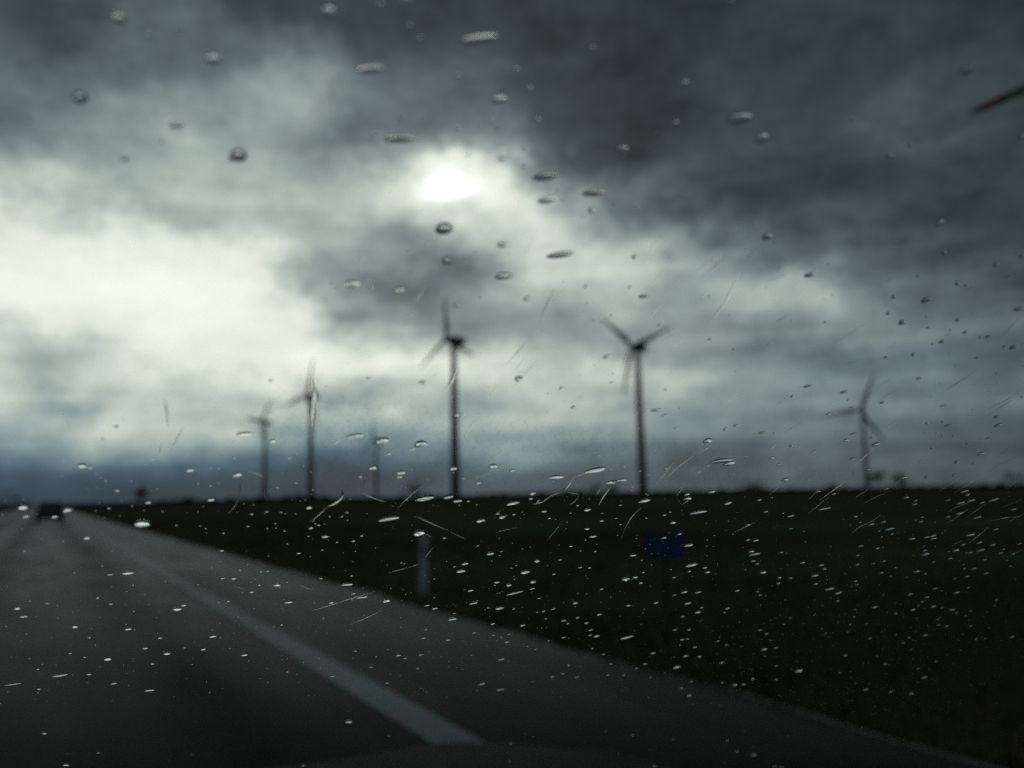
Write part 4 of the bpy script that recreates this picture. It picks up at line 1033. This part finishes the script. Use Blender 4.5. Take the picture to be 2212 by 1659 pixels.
(426.23,-66.04,0.35,1.15,28),(350.25,-118.27,0.34,1.29,23),(334.12,-116.64,0.34,1.17,21),(346.03,-145.93,0.34,1.9,22),
(364.91,-133.91,0.34,1.71,24),(378.69,-125.47,0.34,1.58,25),(392.85,-124.37,0.34,1.6,27),(403.02,-140.07,0.34,1.9,28),
(383.52,-159.55,0.34,1.9,26),(381.78,-79.34,0.34,1.15,25),(328.29,-152.18,0.33,1.9,20),(394.41,-94.13,0.33,1.15,26),
(421.99,-73.38,0.33,1.15,28),(316.31,-133.68,0.32,1.54,19),(343.99,-146.18,0.32,1.9,22),(352.56,-148.66,0.32,1.9,23),
(365.11,-140.65,0.32,1.86,24),(383.43,-120.37,0.32,1.48,26),(423.64,-119.32,0.32,1.62,30),
(311.45,-167.96,0.32,1.9,18),(389.82,-92.88,0.32,1.15,26),(337.23,-143.92,0.31,1.85,21),(424.47,-110.81,0.31,1.44,30),
(299.89,-138.07,0.3,1.6,17),(328.07,-129.33,0.3,1.48,21),(387.89,-124.23,0.3,1.58,26),(343.46,-161.65,0.3,1.9,22),
(392.7,-149.03,0.3,1.9,27),(309.37,-138.8,0.29,1.65,18),(302.94,-139.17,0.29,1.64,18),(293.66,-151.89,0.29,1.9,16),
(309.66,-134.65,0.29,1.54,19),(295.05,-131.78,0.29,1.42,17),(344.59,-122.72,0.29,1.38,22),
(359.39,-115.88,0.29,1.27,24),(346.87,-141.03,0.29,1.81,22),(392.57,-112.05,0.29,1.33,27),
(354.61,-153.11,0.29,1.9,23),(352.41,-160.98,0.29,1.9,23),(425.35,-67.3,0.29,1.15,28),(319.1,-141.21,0.28,1.74,19),
(294.12,-147.46,0.28,1.82,16),(304.63,-129.39,0.28,1.39,18),(353.31,-108.28,0.28,1.15,23),
(344.83,-113.6,0.28,1.15,22),(358.58,-116.08,0.28,1.27,24),(407.54,-131.59,0.28,1.8,28),(465.84,-56.51,0.28,1.15,31),
(313.62,-133.54,0.27,1.53,19),(386.21,-106.87,0.27,1.17,26),(368.52,-123.9,0.27,1.5,24),(396.45,-150.4,0.27,1.9,28),
(327.78,-133.65,0.26,1.58,20),(380.06,-124.75,0.26,1.56,26),(303.99,-159.77,0.26,1.9,17),(304.46,-209.89,0.26,1.9,15),
(310.73,-151.24,0.25,1.9,18),(307.21,-142.38,0.25,1.73,18),(312.81,-134.85,0.25,1.56,19),(296.91,-156.09,0.25,1.9,16),
(346.03,-119.23,0.25,1.29,22),(329.5,-122.16,0.25,1.3,21),(369.63,-130.84,0.25,1.66,25),(306.89,-186.63,0.25,1.9,16),
(313.28,-145.43,0.24,1.82,19),(308.9,-141.82,0.24,1.72,18),(354.44,-128.13,0.24,1.55,23),(329.92,-154.51,0.24,1.9,20),
(361.99,-161.99,0.24,1.9,24),(296.96,-146.92,0.23,1.81,17),(299.2,-151.2,0.23,1.9,17),(307.13,-132.48,0.23,1.48,18),
(365.31,-139.51,0.23,1.83,24),(349.02,-127.46,0.23,1.51,23),(312.8,-162.39,0.23,1.9,18),(360.89,-155.59,0.23,1.9,24),
(318.3,-141.8,0.22,1.75,19),(312.64,-155.27,0.22,1.9,18),(410.25,-99.68,0.22,1.15,28),(355.61,-125.89,0.21,1.5,23),
(357,-126.06,0.21,1.51,23),(388.64,-108.08,0.21,1.21,26),(369.85,-122.74,0.21,1.48,25),(366.78,-122.49,0.21,1.46,24),
(371.17,-117.41,0.21,1.36,25),(373.51,-139.18,0.21,1.85,25),(405.84,-131.4,0.21,1.8,28),(365.76,-134.28,0.2,1.72,24),
(343.16,-121.9,0.2,1.35,22),(350.22,-178.98,0.2,1.9,22),(345.97,-141.41,0.19,1.82,22),(372.44,-118.21,0.19,1.38,25),
(300.27,-159.23,0.19,1.9,17),(322.82,-164.01,0.19,1.9,19),(387.07,-124.43,0.18,1.58,26),(452.06,-75.66,0.18,1.15,31),
(344.4,-141.45,0.17,1.81,22),(373.31,-141.48,0.17,1.9,25),(321.8,-165.27,0.17,1.9,19),(310.96,-193.43,0.16,1.9,17),
(351.37,-154.43,0.16,1.9,23),(374.73,-139.39,0.15,1.86,25),(309.17,-182.43,0.14,1.9,17),(316.18,-168.31,0.13,1.9,18),
]
TRAILS = [
(0.74,[(353.24,-136.68),(353.91,-137.74),(354.0,-139.73),(352.8,-141.92),(351.78,-142.73)]),
(0.33,[(351.82,-142.9),(351.0,-145.07),(350.25,-146.72),(349.7,-148.37)]),
(0.46,[(334.27,-133.32),(336.04,-134.07),(337.65,-134.76)]),
(0.28,[(337.71,-135.07),(338.35,-137.32),(338.67,-140.8),(339.56,-141.98)]),
(0.24,[(333.78,-135.31),(333.61,-137.03),(334.19,-141.38),(333.86,-145.33),(333.03,-147.26)]),
(0.36,[(357.08,-129.84),(357.0,-131.76),(357.59,-136.22),(357.73,-137.13)]),
(0.41,[(357.76,-137.26),(359.68,-138.26),(361.11,-138.91),(363.19,-139.54)]),
(1.15,[(340.54,-106.53),(341.58,-109.23),(342.11,-111.19),(342.46,-115.1),(343.58,-119.29)]),
(0.44,[(343.01,-110.9),(343.63,-114.35),(344.21,-118.07)]),(0.28,[(339.94,-106.52),(340.91,-110.13)]),
(0.3,[(350.34,-120.83),(348.92,-121.94),(348.68,-123.29),(347.3,-123.81)]),
(0.29,[(330.78,-124.21),(330.84,-125.6),(328.98,-127.03)]),(0.23,[(352.02,-121.12),(351.49,-122.38)]),
(0.22,[(331.97,-124.02),(332.32,-125.09),(333.84,-125.7)]),
(0.73,[(365.04,-98.89),(365.22,-101.17),(364.87,-103.6),(364.17,-105.21)]),
(0.45,[(373.68,-101.53),(373.58,-103.57),(373.47,-105.65)]),
(0.25,[(381.88,-125.48),(381.64,-127.34),(380.52,-128.19),(379.03,-128.93)]),
(0.52,[(402.91,-123.0),(401.89,-123.87),(400.87,-124.74)]),(0.61,[(400.72,-124.94),(400.59,-127.74),(400.6,-129.86)]),
(0.31,[(400.68,-130.02),(398.04,-131.64),(397.54,-134.32),(396.48,-135.21),(395.21,-135.59)]),
(0.35,[(401.35,-129.91),(403.09,-130.52),(404.59,-130.34)]),
(0.2,[(404.62,-130.55),(404.72,-132.43),(404.52,-133.85),(403.65,-134.36)]),
(0.54,[(410.55,-126.38),(410.34,-128.93),(410.48,-131.47),(410.74,-133.28)]),
(0.28,[(370.59,-143.37),(374.69,-145.37),(380.09,-147.83)]),
(0.23,[(390.84,-146.77),(392.69,-145.93),(395.05,-144.51)]),(0.18,[(388.09,-140.9),(389.52,-137.93)]),
(0.35,[(425.43,-108.46),(426.41,-109.42),(425.51,-111.27),(424.15,-112.39)]),
(0.25,[(424.07,-112.47),(423.96,-113.78),(423.32,-115.27),(422.2,-118.6),(422.12,-122.52)]),
(0.4,[(429.9,-114.85),(429.57,-115.79),(429.0,-116.15)]),(0.27,[(429.01,-116.25),(428.55,-118.64),(427.95,-118.93)]),
(0.27,[(427.36,-121.91),(427.76,-125.51),(427.9,-127.35)]),(0.3,[(427.93,-127.42),(429.64,-128.75),(431.29,-130.18)]),
(0.47,[(431.85,-127.02),(431.47,-128.42),(430.98,-129.66)]),(0.29,[(436.09,-133.67),(438.19,-135.32)]),
(0.3,[(451.26,-116.3),(450.25,-118.3),(449.39,-120.73)]),(0.28,[(451.27,-117.72),(451.16,-120.01),(450.81,-122.38)]),
(0.35,[(465.83,-101.33),(465.53,-104.16),(465.53,-107.04),(465.15,-109.32)]),
(0.21,[(465.41,-109.45),(466.75,-110.47),(467.83,-112.12)]),
(0.34,[(467.88,-112.19),(466.81,-114.23),(466.17,-117.64),(465.13,-121.78)]),
(0.25,[(501.87,-90.7),(500.79,-94.04),(499.81,-97.23),(499.0,-99.68)]),
(0.27,[(498.61,-101.59),(497.17,-102.11),(496.19,-106.85),(495.01,-111.88)]),
(0.29,[(505.45,-94.13),(504.38,-97.88),(503.3,-99.08),(502.39,-101.78),(501.48,-104.2)]),
(0.3,[(501.31,-104.35),(500.61,-108.06),(499.59,-111.51)]),(0.27,[(487.35,-76.83),(486.17,-80.65),(483.39,-85.1)]),
(0.27,[(488.17,-77.9),(486.55,-82.52),(485.21,-88.19)]),
(0.34,[(471.64,-74.34),(470.34,-78.28),(469.23,-81.33),(468.66,-82.56)]),
(0.25,[(521.21,-109.28),(519.74,-111.94),(518.11,-113.79)]),
(0.28,[(527.61,-115.44),(525.34,-116.38),(522.59,-117.55),(518.96,-119.96)]),
(0.24,[(513.78,-102.13),(513.28,-104.45),(512.78,-106.79)]),
(0.21,[(512.42,-112.26),(511.82,-116.22),(511.15,-119.83)]),
(0.2,[(499.15,-104.83),(498.47,-107.54),(497.86,-111.07)]),(0.22,[(494.13,-106.72),(493.35,-108.65)]),
(0.3,[(375.95,-162.78),(374.16,-163.88),(372.37,-165.02),(371.17,-165.77)]),
(0.32,[(375.61,-162.9),(376.74,-161.95),(377.69,-161.36)]),
(0.37,[(377.82,-160.11),(378.18,-156.83),(378.76,-153.58)]),
(0.42,[(352.55,-172.64),(354.35,-173.76),(356.34,-174.59)]),
(0.25,[(357.68,-183.6),(361.1,-181.13),(365.03,-177.94),(370.41,-173.98)]),
(0.26,[(368.28,-189.75),(371.74,-185.96),(374.79,-181.76)]),
(0.23,[(337.76,-173.93),(339.45,-174.63),(341.24,-175.13)]),
(0.27,[(380.54,-148.12),(382.74,-149.37),(384.83,-150.26)]),(0.36,[(374.89,-149.5),(376.97,-150.61)]),
(0.55,[(374.79,-77.56),(374.97,-81.34),(375.73,-87.01)]),(0.58,[(375.01,-89.85),(374.28,-92.74),(373.44,-95.96)]),
(0.66,[(397.52,-80.51),(398.97,-81.4),(401.0,-82.54)]),(0.22,[(400.93,-82.6),(400.35,-83.45),(399.79,-84.35)]),
(0.43,[(395.53,-76.06),(394.89,-78.6),(394.3,-80.92)]),(0.38,[(394.53,-87.38),(394.77,-89.66),(395.67,-93.45)]),
(0.68,[(405.11,-59.25),(405.25,-61.9),(405.2,-64.32)]),
(0.43,[(405.16,-65.22),(406.79,-72.64),(406.61,-76.81),(405.97,-80.71)]),
(0.33,[(516.92,-131.6),(517.91,-129.99),(518.6,-128.44)]),(0.27,[(540.92,-128.31),(540.37,-129.99),(539.51,-131.01)]),
(0.5,[(321.52,-122.44),(320.94,-125.77),(320.14,-130.34)]),(0.43,[(318.5,-127.52),(318.4,-129.75),(318.3,-131.88)]),
(0.63,[(317.55,-115.9),(318.43,-119.54),(319.02,-123.37)]),(0.41,[(302.48,-121.42),(303.36,-124.8),(303.84,-127.05)]),
(0.75,[(352.5,-72.36),(352.13,-73.91),(350.9,-74.61)]),(0.52,[(353.65,-82.08),(353.19,-84.33),(352.72,-86.62)]),
(0.54,[(353.42,-87.78),(352.98,-89.68),(352.59,-91.8)]),
]



def drop_matrix(u, v, L_, asp, ang, hk):
    n = glass_normal(u)
    e1 = UU - n * UU.dot(n); e1.normalize()
    e2 = n.cross(e1)
    a = radians(ang)
    x = e1 * cos(a) - e2 * sin(a); y = n.cross(x)
    p = glass_point(u, v, GAP)
    sx, sy = L_ / 2, L_ / 2 / asp
    sz = hk * min(sx, sy * 1.15)
    return Matrix(((x.x * sx, y.x * sy, n.x * sz, p.x), (x.y * sx, y.y * sy, n.y * sz, p.y), (x.z * sx, y.z * sy, n.z * sz, p.z), (0, 0, 0, 1)))


rnd = random.Random(21)
fine = MB()
LOW = [drop_mesh(300 + i, 12, 4) for i in range(5)]


def add_fine(mat):
    v, f = LOW[rnd.randrange(5)]
    b = len(fine.v)
    fine.v += [tuple(mat @ Vector(p)) for p in v]
    fine.f += [tuple(b + i for i in q) for q in f]


for i, (u, v, L_, asp, ang) in enumerate(RAINDROPS):
    u, v, L_ = u / 1000, v / 1000, L_ / 1000
    mat = drop_matrix(u, v, L_, asp, ang + rnd.uniform(-6, 6), rnd.uniform(.22, .34) if v > -.05 else rnd.uniform(.28, .80))
    if i < 300:
        o = bpy.data.objects.new('raindrop', DROP_DATA[rnd.randrange(len(DROP_DATA))])
        COL.objects.link(o)
        o.parent = windscreen
        o.matrix_basis = mat
    else:
        add_fine(mat)
# spray too fine to count, thickest low on the passenger's side
made = 0
while made < 2300:
    u, v = rnd.uniform(.28, .60), rnd.uniform(-.23, -.045)
    low = (-.045 - v) / .185; side = (u - .28) / .32
    if rnd.random() > (0.15 + .7 * low * side) * (1.0 if v < -.12 else 1.1 if u > .33 else .2): continue
    L_ = rnd.choice((.10, .14, .18, .22, .30)) / 1000 * rnd.uniform(.8, 1.3)
    add_fine(drop_matrix(u, v, L_, rnd.uniform(1, 1.6), rnd.uniform(10, 60), rnd.uniform(.4, .6)))
    made += 1
# the rest of the windscreen, beyond what the phone sees, is just as wet
made = 0
while made < 1800:
    u, v = rnd.uniform(-.78, .78), rnd.uniform(VMIN + .02, VMAX - .02)
    if .275 < u < .60 and -.24 < v < .01: continue
    L_ = rnd.uniform(.4, 1.0) * rnd.choice((.5, .8, 1.2, 2.4)) / 1000
    add_fine(drop_matrix(u, v, L_, rnd.uniform(1, 2.2), rnd.uniform(-20, 60), rnd.uniform(.35, .65)))
    made += 1
fo = obj('fine_raindrops', fine.v, fine.f, M['water'], windscreen)
fo.data.polygons.foreach_set('use_smooth', [len(p.vertices) < 5 for p in fo.data.polygons])
fo['kind'] = 'stuff'


def trail(wd, pts):
    """a low rivulet of water left where a drop has run"""
    P = [Vector((a / 1000, b / 1000)) for a, b in pts]
    q = [P[0]]
    for a, b in zip(P, P[1:]):
        k = max(2, int((b - a).length / .0012))
        q += [a.lerp(b, (i + 1) / k) for i in range(k)]
    for _ in range(2):
        q = [q[0]] + [(q[i - 1] + q[i] * 2 + q[i + 1]) / 4 for i in range(1, len(q) - 1)] + [q[-1]]
    wd = wd / 1000
    v, f = [], []
    m = len(q)
    for i, p in enumerate(q):
        t = (q[min(i + 1, m - 1)] - q[max(i - 1, 0)]).normalized()
        s = Vector((-t.y, t.x))
        k = .5 + .35 * noise.noise(Vector((p.x * 900, p.y * 900, wd * 5e4))) + .25
        end = min(i / 3, (m - 1 - i) / 3, 1) * .92 + .08
        hw = wd * .5 * k * end
        for c in range(7):
            a = pi * c / 6
            o_ = s * (cos(a) * hw)
            v.append(tuple(glass_point(p.x + o_.x, p.y + o_.y, GAP * 1.5 + sin(a) * hw * .42)))
    for i in range(m - 1):
        for c in range(6):
            f.append((i * 7 + c, i * 7 + c + 1, i * 7 + c + 8, i * 7 + c + 7))
    nd = len(f); b = len(v)
    for i in range(m): v += [v[i * 7], v[i * 7 + 6]]
    for i in range(m - 1):
        f.append((b + 2 * i, b + 2 * i + 2, b + 2 * i + 3, b + 2 * i + 1))
    f = [tuple(reversed(q_)) for q_ in f]
    o = obj('water_trail', v, f, M['water'], windscreen)
    o.data.polygons.foreach_set('use_smooth', [i < nd for i in range(len(f))])


for wd, pts in TRAILS: trail(wd, pts)
for wd, pts in FINE_TRAILS: trail(wd, pts)

# the fine wavy heating wires laminated into the glass
hw_ = MB()
u = .336
while u < .56:
    v = -.21; prev = None; ph = random.Random(int(u * 1e5)).uniform(0, 6)
    while v < -.108:
        uu = u + .00075 * sin(v * 2 * pi / .0034 + ph)
        d = .00075 * 2 * pi / .0034 * cos(v * 2 * pi / .0034 + ph)
        t = Vector((d, 1)).normalized(); s = Vector((t.y, -t.x)) * .000012
        k = len(hw_.v)
        hw_.v += [tuple(glass_point(uu - s.x, v - s.y, -.0022)), tuple(glass_point(uu + s.x, v + s.y, -.0022))]
        if prev is not None: hw_.f.append((prev, prev + 1, k + 1, k))
        prev = k
        v += .00045
    u += .0026
ho = hw_.make('heating_wires', M['wire'], windscreen)
ho['kind'] = 'stuff'


# body around the glass
def rail(name, path, wd, dp, mat):
    m = MB()
    m.tube(path, [wd] * len(path), 8)
    return m.make(name, mat, car, smooth=True, pinv=PINV)


rail('roof_rail', [tuple(glass_point(u, VMAX + .03, -.02)) for u in us[::8]], .045, 0, M['trim'])
rail('cowl_panel', [tuple(glass_point(u, VMIN - .03, -.02)) for u in us[::8]], .045, 0, M['trim'])
for sg in (-1, 1):
    rail('windscreen_pillar', [tuple(glass_point(sg * (UMAX + .03), VMIN - .03 + (VMAX - VMIN + .06) * k / 8, -.02)) for k in range(9)], .045, 0, M['trim'])

hood = MB()


def ridge(y):
    pts = [(.50, 1.10), (.66, 1.085), (1.1, .994), (1.7, .842), (1.9, .782), (1.98, .67)]
    for (a, b), (c, d) in zip(pts, pts[1:]):
        if y <= c: return b + (d - b) * (y - a) / (c - a)
    return pts[-1][1]


rows = []
for y in [.58, .62, .7, .8, .9, 1.0, 1.1, 1.2, 1.3, 1.4, 1.5, 1.6, 1.7, 1.78, 1.85, 1.9, 1.94, 1.97, 1.98]:
    row = []
    for i in range(41):
        q = -1 + 2 * i / 40
        x = CX + q * .90
        z = ridge(y) - .012 * (1 - abs(q)) - (max(abs(q) - .93, 0) / .07) ** 2 * .12
        yy = y - (.10 * q * q if y > 1.2 else .16 * q * q * (y < .8)) * 1.0
        row.append((x, yy, z))
    rows.append(row)
hood.loft(rows, caps=False, closed=False)
hood.f = [tuple(reversed(q)) for q in hood.f]
hood.make('bonnet', M['hood'], car, smooth=True, pinv=PINV)
fd = MB()
for sg in (-1, 1):
    fm = MB()
    fm.loft([[(CX + sg * .90, yy, z1), (CX + sg * .91, yy, .30), (CX + sg * .86, yy, .30), (CX + sg * .86, yy, z1)] for yy, z1 in ((.35, .97), (.9, .90), (1.4, .78), (1.85, .64))])
    fm.make('front_wing', M['hood'], car, pinv=PINV)
dm = MB()
dm.loft([[(CX + q * .93, y, z - .03 * q * q) for q in [-1 + i / 8 for i in range(17)]] for y, z in ((-.26, .70), (-.24, .96), (-.16, 1.0), (.1, 1.015), (.36, 1.02))], caps=False, closed=False)
dm.make('dashboard', M['dash'], car, smooth=True, pinv=PINV)
for sg in (-1, 1):
    dp = MB(); dp.box(min(CX + sg * .88, CX + sg * .92), max(CX + sg * .88, CX + sg * .92), -1.1, .34, .25, 1.06, .01)
    dp.make('door_panel', M['dash'], car, pinv=PINV)
rf = MB()
top = glass_point(0, VMAX + .03, 0)
rf.loft([[(CX + q * .78, y, top.z + z - .08 * q * q) for q in [-1 + i / 8 for i in range(17)]] for y, z in ((top.y - .02, .0), (top.y - .3, .05), (-.9, .08), (-1.8, .05))], caps=False, closed=False)
rf.make('roof', M['dash'], car, smooth=True, pinv=PINV)
